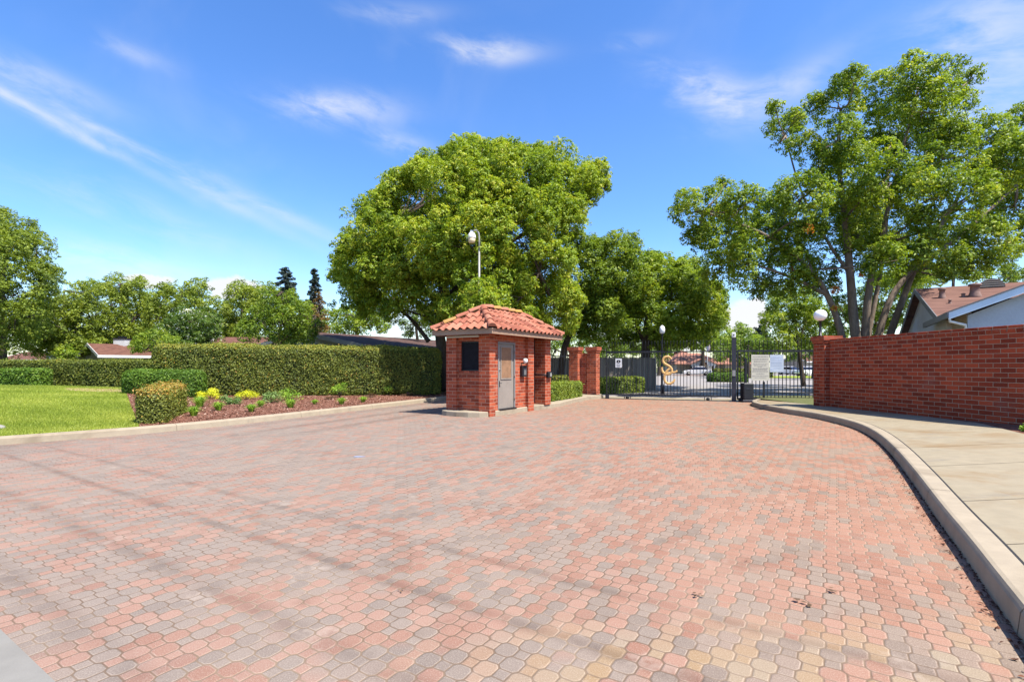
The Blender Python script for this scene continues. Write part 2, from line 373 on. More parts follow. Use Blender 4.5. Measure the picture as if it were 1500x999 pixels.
GREEN = [(0, (.035, .065, .010)), (.35, (.085, .145, .016)), (.7, (.155, .225, .022)), (.93, (.24, .30, .032)), (1, (.27, .32, .04))]
M = {
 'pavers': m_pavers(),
 'brick': m_brick('brick', (.29, .053, .023), (.365, .078, .033), (.43, .27, .19)),
 'brickwall': m_brick('wall_brick', (.245, .036, .014), (.315, .053, .020), (.38, .275, .195)),
 'brickcap': m_brick('cap_brick', (.30, .060, .028), (.36, .085, .04), (.27, .13, .085), bw=.203, rh=.09),
 'conc': m_concrete('kerb_concrete', (.315, .262, .190), stain=(.150, .115, .078), k=.6),
 'walk': m_concrete('sidewalk_concrete', (.275, .232, .160), stain=(.21, .145, .078), k=.95),
 'gutter': m_concrete('gutter_concrete', (.20, .19, .17), stain=(.18, .165, .14), k=.5),
 'road': m_concrete('pale_road', (.27, .245, .225), stain=(.20, .18, .165), k=.4),
 'asphalt': m_ground('asphalt', [(.035, .035, .036), (.06, .06, .06), (.08, .078, .075)], 6.0, .003),
 'ground': m_ground('earth', [(.07, .075, .03), (.10, .11, .04), (.14, .12, .07)], 1.2, .02),
 'mulch': m_ground('mulch', [(.05, .022, .014), (.13, .055, .035), (.20, .095, .065), (.30, .17, .125)], 14.0, .02),
 'dirt': m_ground('bare_soil', [(.30, .20, .12), (.40, .28, .18)], 5.0, .008),
 'lawn': m_ground('lawn_turf', [(.115, .150, .016), (.185, .235, .022), (.25, .29, .034)], 2.4, .02),
 'tile': m_tile(),
 'clubtile': plain('dull_clay_tile', (.27, .125, .085), .85, .25, 1.2),
 'fascia': plain('fascia_paint', (.285, .185, .128), .55, .15, 2.0),
 'door': plain('door_paint', (.235, .205, .178), .45, .10, 1.5),
 'doorframe': plain('door_frame_paint', (.19, .18, .175), .5, .1),
 'board': plain('door_board', (.225, .128, .072), .7, .22, 5.0),
 'glass': plain('dark_glass', (.012, .012, .02), .12, .2, 1.0, spec=.6),
 'screen': plain('dark_window_screen', (.010, .010, .014), .75, .3, 8.0, spec=.15),
 'black': plain('black_metal', (.012, .012, .016), .4, .3, 4.0, spec=.4),
 'charcoal': plain('charcoal_metal', (.030, .031, .042), .45, .25, 4.0),
 'white': plain('white_paint', (.66, .66, .66), .45, .05),
 'whitewall': plain('white_plaster', (.50, .515, .54), .85, .08, 1.5, bmp=.003),
 'bluewall': plain('blue_grey_plaster', (.40, .45, .52), .85, .09, 1.2, bmp=.004),
 'bluetrim': plain('pale_blue_trim', (.52, .66, .80), .5, .08),
 'greytrim': plain('grey_trim', (.15, .15, .16), .5, .15),
 'greywall': plain('grey_siding', (.22, .215, .20), .8, .12, 2.0),
 'beige': plain('beige_plaster', (.38, .33, .265), .85, .08),
 'cream': plain('cream_sign', (.42, .395, .33), .5, .05),
 'ink': plain('sign_ink', (.30, .28, .25), .7, .2),
 'bluesign': plain('pale_blue_sign', (.36, .40, .47), .35, .05),
 'blueink': plain('blue_sign_ink', (.33, .39, .52), .7, .2),
 'gold': plain('gold_paint', (.60, .37, .14), .6, .12, 6.0, spec=.3),
 'galv': plain('galvanised_metal', (.24, .24, .225), .45, .15, 5.0, spec=.5),
 'lens': plain('lamp_lens', (.58, .46, .30), .3, .15),
 'globe': plain('white_globe', (.86, .86, .88), .2, .03, spec=.5),
 'rust': plain('vent_metal', (.20, .125, .10), .7, .25, 6.0),
 'shingle': m_shingle('brown_shingle', (.15, .080, .062), (.10, .052, .042)),
 'redshingle': m_shingle('red_brown_shingle', (.125, .060, .044), (.09, .042, .032)),
 'darkshingle': m_shingle('dark_brown_shingle', (.085, .05, .04), (.05, .03, .026)),
 'planks': m_planks('weathered_planks', (.25, .22, .185)),
 'bark': m_bark('grey_bark', (.21, .165, .13)),
 'darkbark': m_bark('dark_bark', (.075, .058, .045)),
 'carwhite': plain('car_paint_white', (.78, .78, .79), .2, .02, spec=.6),
 'rubber': plain('tyre_rubber', (.02, .02, .02), .85, .2),
 'stone': plain('pale_stone', (.26, .25, .22), .9, .2, 6.0, bmp=.01),
 'litter': plain('dead_leaf', (.115, .070, .040), .9, .4, 9.0),
 'jointdirt': plain('joint_dirt', (.12, .095, .066), .95, .3, 8.0),
 'bluemark': plain('survey_paint_blue', (.20, .235, .33), .8, .3, 30.0),
 'camphor': leafmat('camphor_leaf', [(0, (.045, .085, .010)), (.3, (.110, .180, .016)), (.62, (.20, .275, .022)), (.86, (.30, .36, .034)), (.95, (.38, .38, .05)), (.97, (.42, .13, .03)), (1, (.50, .17, .04))]),
 'leaf': leafmat('broad_leaf', GREEN),
 'yellowleaf': leafmat('yellow_green_leaf', [(0, (.06, .11, .012)), (.4, (.14, .22, .02)), (.8, (.27, .34, .035)), (1, (.36, .40, .05))]),
 'darkleaf': leafmat('dark_leaf', [(0, (.012, .028, .010)), (.5, (.030, .060, .018)), (1, (.065, .10, .028))], .2),
 'rowleaf': leafmat('plane_tree_leaf', [(0, (.05, .08, .014)), (.4, (.135, .19, .024)), (.75, (.22, .275, .034)), (.95, (.30, .34, .055)), (1, (.30, .34, .07))]),
 'blossomleaf': leafmat('blossom_leaf', [(0, (.025, .055, .012)), (.45, (.07, .13, .022)), (.88, (.15, .21, .04)), (.93, (.75, .75, .70)), (1, (.8, .8, .78))]),
 'needle': leafmat('conifer_needle', [(0, (.010, .022, .016)), (.6, (.026, .045, .034)), (1, (.05, .075, .055))], .1),
 'rustleaf': leafmat('rusty_leaf', [(0, (.10, .065, .02)), (.5, (.22, .125, .045)), (1, (.24, .21, .05))]),
 'hedge': leafmat('hedge_leaf', [(0, (.030, .045, .010)), (.35, (.085, .11, .018)), (.7, (.17, .195, .030)), (.92, (.27, .27, .045)), (.96, (.32, .20, .03)), (1, (.34, .22, .05))], .3, .55, .3),
 'hedgegreen': leafmat('green_hedge_leaf', [(0, (.03, .07, .010)), (.5, (.085, .16, .016)), (1, (.18, .26, .03))], .3, .55),
 'hedgebright': leafmat('bright_hedge_leaf', [(0, (.06, .10, .012)), (.5, (.15, .20, .025)), (1, (.30, .33, .05))], .3),
 'hedgeorange': leafmat('orange_hedge_leaf', [(0, (.05, .065, .014)), (.30, (.12, .14, .024)), (.6, (.21, .22, .035)), (.66, (.25, .20, .035)), (1, (.38, .21, .05))], .25),
 'yellowplant': leafmat('yellow_plant_leaf', [(0, (.24, .30, .012)), (.5, (.52, .54, .02)), (1, (.68, .66, .04))], .3),
 'limeplant': leafmat('lime_plant_leaf', [(0, (.08, .17, .015)), (.5, (.18, .32, .03)), (1, (.34, .46, .06))], .3),
 'greyplant': leafmat('grey_green_plant_leaf', [(0, (.05, .095, .025)), (.5, (.12, .20, .05)), (1, (.24, .33, .10))], .3),
 'brownplant': leafmat('brown_plant_leaf', [(0, (.08, .04, .025)), (.5, (.15, .08, .045)), (1, (.24, .15, .08))], .2),
 'grassblade': leafmat('grass_blade', [(0, (.105, .15, .014)), (.5, (.205, .250, .032)), (1, (.33, .345, .070))], .3),
 'core': plain('hedge_twigs', (.022, .028, .010), .95, .4, 12.0),
 'chips': leafmat('wood_chips', [(0, (.05, .022, .014)), (.5, (.15, .065, .04)), (.85, (.26, .14, .10)), (1, (.45, .33, .26))], 0.0, .95, .1),
}

# ================================================================== ground, kerbs, paving
CURB = [(-22, -1.5), (-16, 3.4), (-12.5, 6.5), (-9.46, 9.27), (-7.98, 10.75), (-6.95, 12.4), (-5.96, 14.6), (-4.42, 18.2), (-2.95, 21.7), (-1.1, 26), (1, 31)]
FAR = [(-46, 10), (-40, 16), (-31, 20), (-24.5, 22.5), (-17, 22), (-13.5, 22.6), (-10, 24), (-7.6, 27), (-5.4, 30), (-3.6, 33), (-2, 36)]
def resample(pts, step):
    out = []
    for (x0, y0), (x1, y1) in zip(pts, pts[1:]):
        n = max(1, int(math.hypot(x1-x0, y1-y0)/step))
        out += [(x0+(x1-x0)*i/n, y0+(y1-y0)*i/n) for i in range(n)]
    return out+[pts[-1]]
def smooth(pts, k=2):
    for _ in range(k):
        q = [pts[0]]
        for a, b in zip(pts, pts[1:]):
            q += [(a[0]*.75+b[0]*.25, a[1]*.75+b[1]*.25), (a[0]*.25+b[0]*.75, a[1]*.25+b[1]*.75)]
        pts = q+[pts[-1]]
    return pts
def curbdist(x, y):
    d = 1e9
    for (x0, y0), (x1, y1) in zip(CURB, CURB[1:]):
        dx, dy = x1-x0, y1-y0; t = max(0, min(1, ((x-x0)*dx+(y-y0)*dy)/(dx*dx+dy*dy)))
        d = min(d, math.hypot(x-x0-t*dx, y-y0-t*dy))
    return d
def bedz(x, y):
    return .145+.021*min(curbdist(x, y), 22)+.17*math.exp(-((x+19.5)**2+(y-18.5)**2)/38.0)
def GB(px, py):
    z = .2
    for _ in range(12):
        g = G(px, py, z); z = bedz(g.x, g.y)
    g.z = z; return g
def sheet(name, poly, z, mat, kind='structure'):
    o = MB().add([(x, y, z) for x, y in poly], [tuple(range(len(poly)))]).build(name, mat)
    return tag(o, kind=kind)

sheet('ground', [(-900, -900), (900, -900), (900, 900), (-900, 900)], -.03, M['ground'])
gapA = lambda u, v: (A.x*u+B.x*v, A.y*u+B.y*v)
# where the paving meets the street: a concrete gutter running along the street
VG = .815
sheet('street', [gapA(-60, -12), gapA(60, -12), gapA(60, VG-1.2), gapA(-60, VG-1.2)], -.012, M['asphalt'])
sheet('gutter', [gapA(-60, VG-1.2), gapA(60, VG-1.2), gapA(60, VG), gapA(-60, VG)], .004, M['gutter'])
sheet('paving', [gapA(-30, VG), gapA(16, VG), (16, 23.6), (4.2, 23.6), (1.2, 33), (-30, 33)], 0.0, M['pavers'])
sheet('concrete_threshold', [(4.0, 22.75), (9.3, 20.75), (13.2, 20.6), (13.2, 22.3), (9.4, 22.6), (4.4, 24.4)], .008, M['walk'])
sheet('road', [(3.0, 24.2), (4.4, 24.3), (9.4, 22.5), (60, 22.5), (60, 74), (2, 74), (4.5, 40)], .004, M['road'])

def kerb(name, line, h, side, w, mat, batter=.03, joint=3.0, cap0=True):
    """kerb swept along line (foot of its face); side=+1: body lies left of the direction of travel"""
    line = resample(smooth(line, 2), .35); mb = MB(); n = len(line); vs = []; fs = []
    prof = [(0, -.05), (0, .0), (batter*.6, h*.75), (batter, h-.025), (batter+.012, h-.007), (batter+.035, h), (w, h), (w, -.05)]
    m = len(prof)
    hs = h if callable(h) else None
    for i, (x, y) in enumerate(line):
        a = line[max(i-1, 0)]; b = line[min(i+1, n-1)]
        l = math.hypot(b[0]-a[0], b[1]-a[1]); nx, ny = -(b[1]-a[1])/l*side, (b[0]-a[0])/l*side
        for o, z in prof: vs.append((x+nx*o, y+ny*o, z))
    for i in range(n-1):
        for k in range(m-1):
            q = (i*m+k, i*m+k+1, (i+1)*m+k+1, (i+1)*m+k)
            fs.append(q if side < 0 else q[::-1])
    fs += [tuple(range(m)), tuple(range((n-1)*m, n*m))]
    mb.add(vs, fs)
    o = mb.build(name, mat)
    # narrow expansion joints across the kerb
    jm_ = MB(); acc = 0.0
    for i in range(1, n-1):
        a, b = line[i-1], line[i]; acc += math.hypot(b[0]-a[0], b[1]-a[1])
        if acc < joint: continue
        acc = 0.0; c = line[i+1]; l = math.hypot(c[0]-b[0], c[1]-b[1]); tx, ty = (c[0]-b[0])/l, (c[1]-b[1])/l; nx, ny = -ty*side, tx*side
        v = []
        for d in (-.004, .004):
            for o_, z in [(-.002, 0), (batter*.6-.002, h*.75), (batter-.002, h-.024), (batter+.012, h-.004), (batter+.036, h+.002), (w-.004, h+.002)]: v.append((b[0]+tx*d+nx*o_, b[1]+ty*d+ny*o_, z))
        jm_.add(v, [(k, k+1, k+7, k+6) for k in range(5)])
    if jm_.v: tag(jm_.build(name+'_joints', M['jointdirt']), kind='structure')
    return tag(o, kind='structure'), line
kerb('left_kerb', CURB, .15, 1, .19, M['conc'])

# the planted ground behind the left kerb, two sheets that share an edge: lawn and mulch bed
def strip(c0, c1, name, mat, nt=40, lift=0.0):
    cs = []
    K = 14
    for i in range(len(CURB)-1):
        if not (c0 <= i < c1): continue
        for k in range(K+(1 if i == c1-1 else 0)):
            f = k/K
            cs.append(((CURB[i][0]*(1-f)+CURB[i+1][0]*f, CURB[i][1]*(1-f)+CURB[i+1][1]*f), (FAR[i][0]*(1-f)+FAR[i+1][0]*f, FAR[i][1]*(1-f)+FAR[i+1][1]*f)))
    vs = []; fs = []
    for (a, b) in cs:
        l = math.hypot(b[0]-a[0], b[1]-a[1])
        for j in range(nt+1):
            t = (.15/l)+(1-.15/l)*(j/nt)**1.4
            x = a[0]+(b[0]-a[0])*t; y = a[1]+(b[1]-a[1])*t
            vs.append((x, y, bedz(x, y)+lift))
    for i in range(len(cs)-1):
        for j in range(nt):
            q = i*(nt+1)+j; fs.append((q, q+nt+1, q+nt+2, q+1))
    mb = MB(); mb.add(vs, fs, smooth=True)
    return tag(mb.build(name, mat), kind='structure'), np.array(vs), fs
lawn, LV, LF = strip(0, 4, 'lawn', M['lawn'])
bed, BV, BF = strip(4, 10, 'mulch_bed', M['mulch'])
far_bed = [(-46, 10), (-40, 16), (-31, 20), (-24.5, 22.5), (-17, 22), (-13.5, 22.6), (-10, 24), (-7.6, 27), (-5.4, 30), (-3.6, 33), (-2, 36), (2, 60), (0, 140), (-170, 140), (-170, 10)]
sheet('yard_ground', far_bed, .42, M['ground'])
d0 = GB(150, 571.5)
tag(MB().prism([(d0.x+math.cos(a)*1.5*(1+.2*math.sin(3*a)), d0.y+math.sin(a)*.8) for a in [k*math.pi/10 for k in range(20)]], .3, lambda x, y: bedz(x, y)+.012).build('bare_soil', M['dirt']), kind='structure')

def blades(name, tri_src, n, hmin, hmax, w, mat, kind, label=None, cat=None):
    """grass as loose triangles scattered on a sheet"""
    V, Fq = tri_src; Fq = np.array(Fq)
    a, b, c, d = (V[Fq[:, i]] for i in range(4))
    area = np.linalg.norm(np.cross(b-a, d-a), axis=1); cen = (a+c)/2
    wgt = area/np.maximum(cen[:, 1], 4)**1.4*np.where(cen[:, 0] > -1.15*cen[:, 1], 1, .02)
    idx = RNG.choice(len(Fq), n, p=wgt/wgt.sum()); s = RNG.random((n, 1)); t = RNG.random((n, 1))
    p = a[idx]*(1-s)*(1-t)+b[idx]*s*(1-t)+c[idx]*s*t+d[idx]*(1-s)*t
    an = RNG.random(n)*6.283; dx = np.stack([np.cos(an), np.sin(an), 0*an], 1)
    h = RNG.uniform(hmin, hmax, (n, 1)); lean = RNG.normal(0, .35, (n, 3))*h; lean[:, 2] = 0
    up = np.array([[0, 0, 1.0]])*h
    vs = np.stack([p-dx*w, p+dx*w, p+up+lean], 1).reshape(-1, 3)
    pn = np.sin(p[:, 0]*1.3+np.sin(p[:, 1]*.9)*2)*np.sin(p[:, 1]*1.7+p[:, 0]*.4)
    tint = np.repeat(np.clip(.5+.26*pn+RNG.normal(0, .18, n), 0, 1), 3)
    return tag(link(name, np_mesh(name, vs, np.arange(n*3), tint, 3), mat), label, cat, kind=kind)
blades('grass', (LV, LF), 130000, .02, .055, .006, M['grassblade'], 'stuff', 'short mown green grass covering the lawn by the kerb', 'grass')
def chips(name, src, n, mat):
    V, Fq = src; Fq = np.array(Fq); a, b, c, d = (V[Fq[:, i]] for i in range(4))
    area = np.linalg.norm(np.cross(b-a, d-a), axis=1); cen = (a+c)/2
    wgt = area/np.maximum(cen[:, 1], 4)**1.2
    idx = RNG.choice(len(Fq), n, p=wgt/wgt.sum()); s = RNG.random((n, 1)); t = RNG.random((n, 1))
    p = a[idx]*(1-s)*(1-t)+b[idx]*s*(1-t)+c[idx]*s*t+d[idx]*(1-s)*t; p[:, 2] += RNG.uniform(.004, .03, n)
    nn = RNG.normal(0, .45, (n, 3)); nn[:, 2] = 1
    vs, fs, ti = leafquads(p, nn, RNG.uniform(.012, .035, n), .45, RNG)
    return tag(link(name, np_mesh(name, vs, fs, ti), mat), kind='stuff')

# ------------------------------------------------------------------ leaves
def unit(v): return v/np.maximum(np.linalg.norm(v, axis=1, keepdims=True), 1e-9)
def leafquads(c, nrm, L, ratio, rng, tint=None):
    """one folded rhombus per leaf"""
    n = len(c); nrm = unit(nrm); r = rng.normal(size=(n, 3)); t = unit(np.cross(nrm, r)); b = np.cross(nrm, t)
    L = np.broadcast_to(np.asarray(L, float), (n,))[:, None]; W = L*ratio
    f = nrm*(L*.18)
    vs = np.stack([c-t*L, c+b*W+f-t*L*.15, c+t*L-f*.6, c-b*W+f-t*L*.15], 1).reshape(-1, 3)
    if tint is None: tint = rng.random(n)
    return vs, np.arange(4*n), np.repeat(tint, 4)
def cluster_leaves(cen, rad, n, L, rng, up=.35, shell=.55, jit=.55, tint0=.45, ts=.16, tl=.14, squash=.85, ratio=.45):
    """leaf rosettes packed on small clumps: cen (K,3), rad (K,), n leaves in all"""
    K = len(cen); w = rad**2; idx = rng.choice(K, n, p=w/w.sum())
    d = unit(rng.normal(size=(n, 3))+np.array([0, 0, up]))
    rr = rad[idx]*(shell+(1-shell)*rng.random(n)**.6)
    off = d*rr[:, None]; off[:, 2] *= squash
    p = cen[idx]+off
    nrm = d+rng.normal(size=(n, 3))*jit+np.array([0, 0, .35])
    ct = rng.normal(tint0, ts, K)
    return leafquads(p, nrm, L*rng.uniform(.7, 1.25, n), ratio, rng, np.clip(ct[idx]+rng.normal(0, tl, n), 0, .945))
def blobs3d(blobs, Y, center=None, radii=None, thick=.75, fb=True):
    """outline lobes -> lobes in space: every lobe sits at a depth that rounds the crown"""
    out = []
    for bl in blobs:
        px, py, r = bl[:3]; rw = r/F*Y
        if len(bl) > 3: out.append((P(px, py, Y+bl[3]), rw)); continue
        if center is None: out.append((P(px, py, Y), rw)); continue
        q = 1-((px-center[0])/radii[0])**2-((py-center[1])/radii[1])**2
        th = math.sqrt(max(q, .0))*radii[0]/F*Y*thick
        for sgn in ((-1, 1) if fb and th > rw*.4 else (0,)):
            dY = sgn*th*random.uniform(.75, 1.05)
            # keep the silhouette where it is while the lobe moves in depth
            p = P(px, py, Y+dY); out.append((p, r/F*(Y+dY)))
    return out
def crown_mesh(name, blobs, L, dens, rng, sub=.38, tint0=.45, ts=.12, tl=.14, extra=None, ros=None, nl=9, k=16, up=.25):
    """lobes -> knobs on the lobes -> small leaf rosettes on the knobs -> leaves"""
    rr = ros or L*2.6
    V = []; T = []
    for c, r in blobs:
        c = np.array(c); d = unit(rng.normal(size=(k, 3))+np.array([0, 0, .12])); kr = r*sub*rng.uniform(.38, 1.3, k)
        kc = c+d*(np.maximum(r-kr*.75, .2*r)*np.where(kr < r*sub*.7, rng.uniform(.9, 1.28, k), rng.uniform(.55, 1.08, k)))[:, None]; kt = rng.normal(tint0, ts, k)
        n = int(3.0*dens*np.sum(kr**2)*4/(rr*rr))+3
        w = kr**2/np.sum(kr**2); idx = rng.choice(k, n, p=w)
        q = unit(rng.normal(size=(n, 3))+np.array([0, 0, up])); p = kc[idx]+q*(kr[idx]*rng.uniform(.78, 1.12, n))[:, None]
        ok = np.linalg.norm(p-c, axis=1) > .42*r; p = p[ok]; q = q[ok]; idx = idx[ok]; n = len(p)
        rt = rng.normal(0, ts*.8, n)
        e = unit(rng.normal(size=(n, nl, 3)).reshape(-1, 3)+np.repeat(q, nl, 0)*.7+np.array([0, 0, .35]))
        lp = np.repeat(p, nl, 0)+e*(rr*rng.uniform(.35, 1.0, n*nl))[:, None]*np.array([1, 1, .8])
        nr = e*.7+np.repeat(q, nl, 0)*.4+rng.normal(0, .45, (n*nl, 3))+np.array([0, 0, .45])
        t = np.clip(np.repeat(kt[idx]+rt, nl)+rng.normal(0, tl, n*nl), 0, .945)
        v, _, tt = leafquads(lp, nr, L*rng.uniform(.65, 1.25, n*nl), .46, rng, t); V.append(v); T.append(tt)
    if extra:
        for c, r, kk, t0 in extra:
            p = np.array(c)+unit(rng.normal(size=(kk, 3)))*(r*rng.random((kk, 1))**.4)
            v, _, tt = leafquads(p, rng.normal(size=(kk, 3)), L*rng.uniform(.7, 1.3, kk), .45, rng, np.clip(rng.normal(t0, .03, kk), 0, 1)); V.append(v); T.append(tt)
    V = np.concatenate(V); T = np.concatenate(T)
    return np_mesh(name, V, np.arange(len(V)), T)
def stems_mb(stems):
    mb = MB()
    for pts, r0, r1 in stems:
        pts = [Vector(p) for p in pts]
        # smooth the run
        q = pts
        for _ in range(2):
            s = [q[0]]
            for a, b in zip(q, q[1:]): s += [a*.75+b*.25, a*.25+b*.75]
            q = s+[q[-1]]
        m = len(q); mb.tube(q, [r0+(r1-r0)*(i/(m-1))**.8 for i in range(m)], 9)
    return mb
def tree(name, label, base, blobs, mat, L, dens, stems, bark='bark', seed=1, group=None, limbs=True, cat='tree', top=None, **kw):
    rng = np.random.default_rng(seed)
    t = empty(name, base, label, cat, group)
    mb = stems_mb(stems); base = Vector(base)
    if limbs:
        # limbs from the ends of the stems into the lobes
        ends = [Vector(p) for pts, r0, r1 in stems for p in pts[len(pts)//2:]]
        rs = np.random.default_rng(seed+5)
        for c, r in blobs:
            e = min(ends, key=lambda q: (q-c).length)
            d = (e-c).length
            if d < .3: continue
            mid = e*.5+c*.5+Vector(rs.normal(size=3))*d*.07-Vector((0, 0, .08*d))
            mb.tube([e, e*.6+mid*.4, mid, c], [max(.02, .012*d+.02), .011*d+.02, .008*d+.015, .012], 6)
            for _ in range(3):
                g = c+Vector(rs.normal(size=3)).normalized()*r*.8
                mb.tube([mid*.3+c*.7, (c+g)/2+Vector(rs.normal(size=3))*.06*r, g], [.02+.006*r, .015, .006], 4)
    tr = mb.build('trunk', M[bark], t)
    link('crown', crown_mesh('crown', blobs, L, dens, rng, **kw), M[mat], t)
    return t
chips('mulch_chips', (BV, BF), 26000, M['chips'])

# ------------------------------------------------------------------ right kerb, sidewalk, wall
RK = [(9.7, 20.0), (8.9, 18.8), (8.5, 17.2), (8.40, 15.45), (8.50, 14.1), (8.10, 11.9), (7.32, 10.15), (6.29, 8.33), (5.05, 6.34), (3.97, 4.67), (3.45, 3.83), (3.03, 3.18), (2.70, 2.66), (2.28, 2.0), (1.1, .1)]
def rk_z(x, y): return 0
kerb('right_kerb', RK, .165, 1, .20, M['conc'], batter=.022)
rkl = resample(smooth(RK, 2), .35)
WALLX = lambda y: 10.23-.0706*(y-10.5)
walk_in = []
for i, (x, y) in enumerate(rkl):
    a = rkl[max(i-1, 0)]; b = rkl[min(i+1, len(rkl)-1)]; l = math.hypot(b[0]-a[0], b[1]-a[1])
    walk_in.append((x-(b[1]-a[1])/l*.215, y+(b[0]-a[0])/l*.215))
def edge_x(y):
    """outer edge of the sidewalk: the wall, then a curve that leaves it for the mulch strip"""
    if y > 12.2: return WALLX(y)-.03
    return WALLX(12.2)-.03-(12.2-y)*.11-max(0, 10.6-y)*.38
vs = []; fs = []; NJ = 12
for (x, y) in walk_in:
    ex = edge_x(y) if y > 4.3 else edge_x(4.3)-(4.3-y)*.62
    for j in range(NJ+1):
        f = j/NJ; xx = x+(ex-x)*f
        vs.append((xx, y, .160+.045*(xx-x)))
for i in range(len(walk_in)-1):
    for j in range(NJ):
        q = i*(NJ+1)+j; fs.append((q, q+NJ+1, q+NJ+2, q+1))
sw = MB(); sw.add(vs, fs, smooth=True); tag(sw.build('sidewalk', M['walk']), kind='structure')
# score lines across the walk: narrow dark grooves lying on it
gr = MB()
for yj in (15.2, 13.4, 11.6, 9.75, 8.0, 6.3, 4.9, 3.6, 2.5):
    i = min(range(1, len(walk_in)-1), key=lambda q: abs(walk_in[q][1]-yj)); f = min(.9, .009/abs(walk_in[i+1][1]-walk_in[i][1]))
    r0 = [Vector(vs[i*(NJ+1)+j]) for j in range(NJ+1)]; r1 = [Vector(vs[(i+1)*(NJ+1)+j]) for j in range(NJ+1)]
    up3 = Vector((0, 0, .003))
    for j in range(NJ): gr.add([r0[j]+up3, r0[j+1]+up3, r0[j+1].lerp(r1[j+1], f)+up3, r0[j].lerp(r1[j], f)+up3], [(0, 1, 2, 3)])
tag(gr.build('sidewalk_joints', M['jointdirt']), kind='structure')
# black joint between kerb and walk
jm = MB(); vs = []; fs = []
for i, (x, y) in enumerate(walk_in):
    a = walk_in[max(i-1, 0)]; b = walk_in[min(i+1, len(walk_in)-1)]; l = math.hypot(b[0]-a[0], b[1]-a[1]); nx, ny = -(b[1]-a[1])/l, (b[0]-a[0])/l
    vs += [(x-nx*.016, y-ny*.016, .1635), (x+nx*.004, y+ny*.004, .1645)]
for i in range(len(walk_in)-1): fs.append((2*i, 2*i+1, 2*i+3, 2*i+2))
jm.add(vs, fs); tag(jm.build('kerb_joint', M['rubber']), kind='structure')
# earth strip and mulch between walk and wall, raised ground behind the wall
mz = .245
pm = [(edge_x(y)-.05, y) for y in (13.0, 12.2, 11.5, 10.6, 9.8, 9.0, 8.0, 7.0, 6.0, 5.0, 4.3)]
pm = pm+[(13, 2), (13, 13)]
def mzf(x, y): return .160+.045*2.6-.012+max(0, min(.09, (x-edge_x(y))*.05))
mv = MB(); vs = []; fs = []
ys = [13.0-.3*i for i in range(36)]
for y in ys:
    ex = edge_x(max(y, 4.3))-.06
    for j in range(9):
        x = ex+(12.2-ex)*j/8
        i = min(range(len(walk_in)), key=lambda q: abs(walk_in[q][1]-y)); ze = .160+.045*(edge_x(max(y, 4.3))-walk_in[i][0])
        vs.append((x, y, ze-.02+.035*min(1, (x-ex)*2)))
for i in range(len(ys)-1):
    for j in range(8): q = i*9+j; fs.append((q, q+9, q+10, q+1))
mv.add(vs, fs, smooth=True); tag(mv.build('mulch_strip', M['mulch']), kind='structure')
sheet('raised_ground', [(10.6, 2), (60, 2), (60, 22.4), (10.1, 22.4)], .15, M['ground'])

# ================================================================== guard booth
O = Vector((-.646, 14.40, 0)); D = Vector((.535, .845, 0)); W = Vector((-.845, .535, 0))
def L(t, s, z): return O+D*t+W*s+Vector((0, 0, z))
BL, BW = 3.74, 1.6
def lbox(mb, t0, t1, s0, s1, z0, z1, mi=0, tint=.5, bev=0.0):
    return mb.box(L((t0+t1)/2, (s0+s1)/2, (z0+z1)/2), (t1-t0, s1-s0, z1-z0), D, W, mi, tint, bev)
# kerbed island that carries the booth, the low hedge and the gate pillars
isl = [L(.02, .03, 0), L(.30, .03, 0), L(2.2, .03, 0), L(3.74, .03, 0), L(4.5, 0, 0), G(840, 590.2), G(860, 585.8), G(884, 583.4), Vector((4.25, 23.9, 0)), Vector((2.5, 24.9, 0)), Vector((-.2, 23.0, 0)), L(4.4, 1.62, 0), L(.1, 1.66, 0),
       L(-.22, 1.60, 0), L(-.36, 1.30, 0), L(-.40, .90, 0), L(-.36, .5, 0), L(-.22, .2, 0), L(-.05, .05, 0)]
mb = MB(); n = len(isl)
def inset(pts, d):
    c = sum(pts, Vector())/len(pts); out = []
    for i, p in enumerate(pts):
        a, b = pts[i-1], pts[(i+1) % len(pts)]; t = (b-a).normalized(); out.append(p+Vector((-t.y, t.x, 0))*d)
    return out
r0 = [p+Vector((0, 0, -.03)) for p in isl]; r1 = [p+Vector((0, 0, .13)) for p in inset(isl, .012)]; r2 = [p+Vector((0, 0, .15)) for p in inset(isl, .035)]
mb.add(r0+r1+r2, [(k*n+i, k*n+(i+1) % n, (k+1)*n+(i+1) % n, (k+1)*n+i) for k in (0, 1) for i in range(n)]+[tuple(range(2*n, 3*n))])
tag(mb.build('island_kerb', M['conc']), kind='structure')

bo = empty('guard_booth', O, 'small red brick guard booth with clay tile hip roof and grey door', 'guard booth')
w = MB()
zb, zt = .14, 2.46
lbox(w, 0, .30, 0, .38, -.02, zt); lbox(w, 0, .30, 1.22, 1.60, zb, zt)                    # corner piers, the near one standing in the paving
lbox(w, 2.20, 2.56, 0, .30, -.02, zt); lbox(w, 3.33, 3.74, 0, .45, zb, zt)
lbox(w, .302, .586, .11, .30, zb, zt); lbox(w, 1.56, 2.198, .11, .30, zb, zt)               # door side
lbox(w, .586, 1.56, .11, .30, 2.20, zt)
lbox(w, .11, .30, .381, 1.219, zb, 1.32); lbox(w, .11, .30, .381, 1.219, 2.20, zt)             # window side
lbox(w, .11, .30, 1.13, 1.219, 1.322, 2.198)
lbox(w, 2.562, 3.328, .42, .62, zb, zt)                                                      # back of the recess
lbox(w, .302, 3.74, 1.38, 1.598, zb, zt); lbox(w, 3.5, 3.738, .452, 1.378, zb, zt)
wall = w.build('wall', M['brick'], bo)
sl = MB()
for k in range(10): lbox(sl, .085, .25, .375+.0835*k, .375+.0835*k+.078, 1.235, 1.322, 0, .5, .004)
sl.build('window_sill', M['brickcap'], bo)
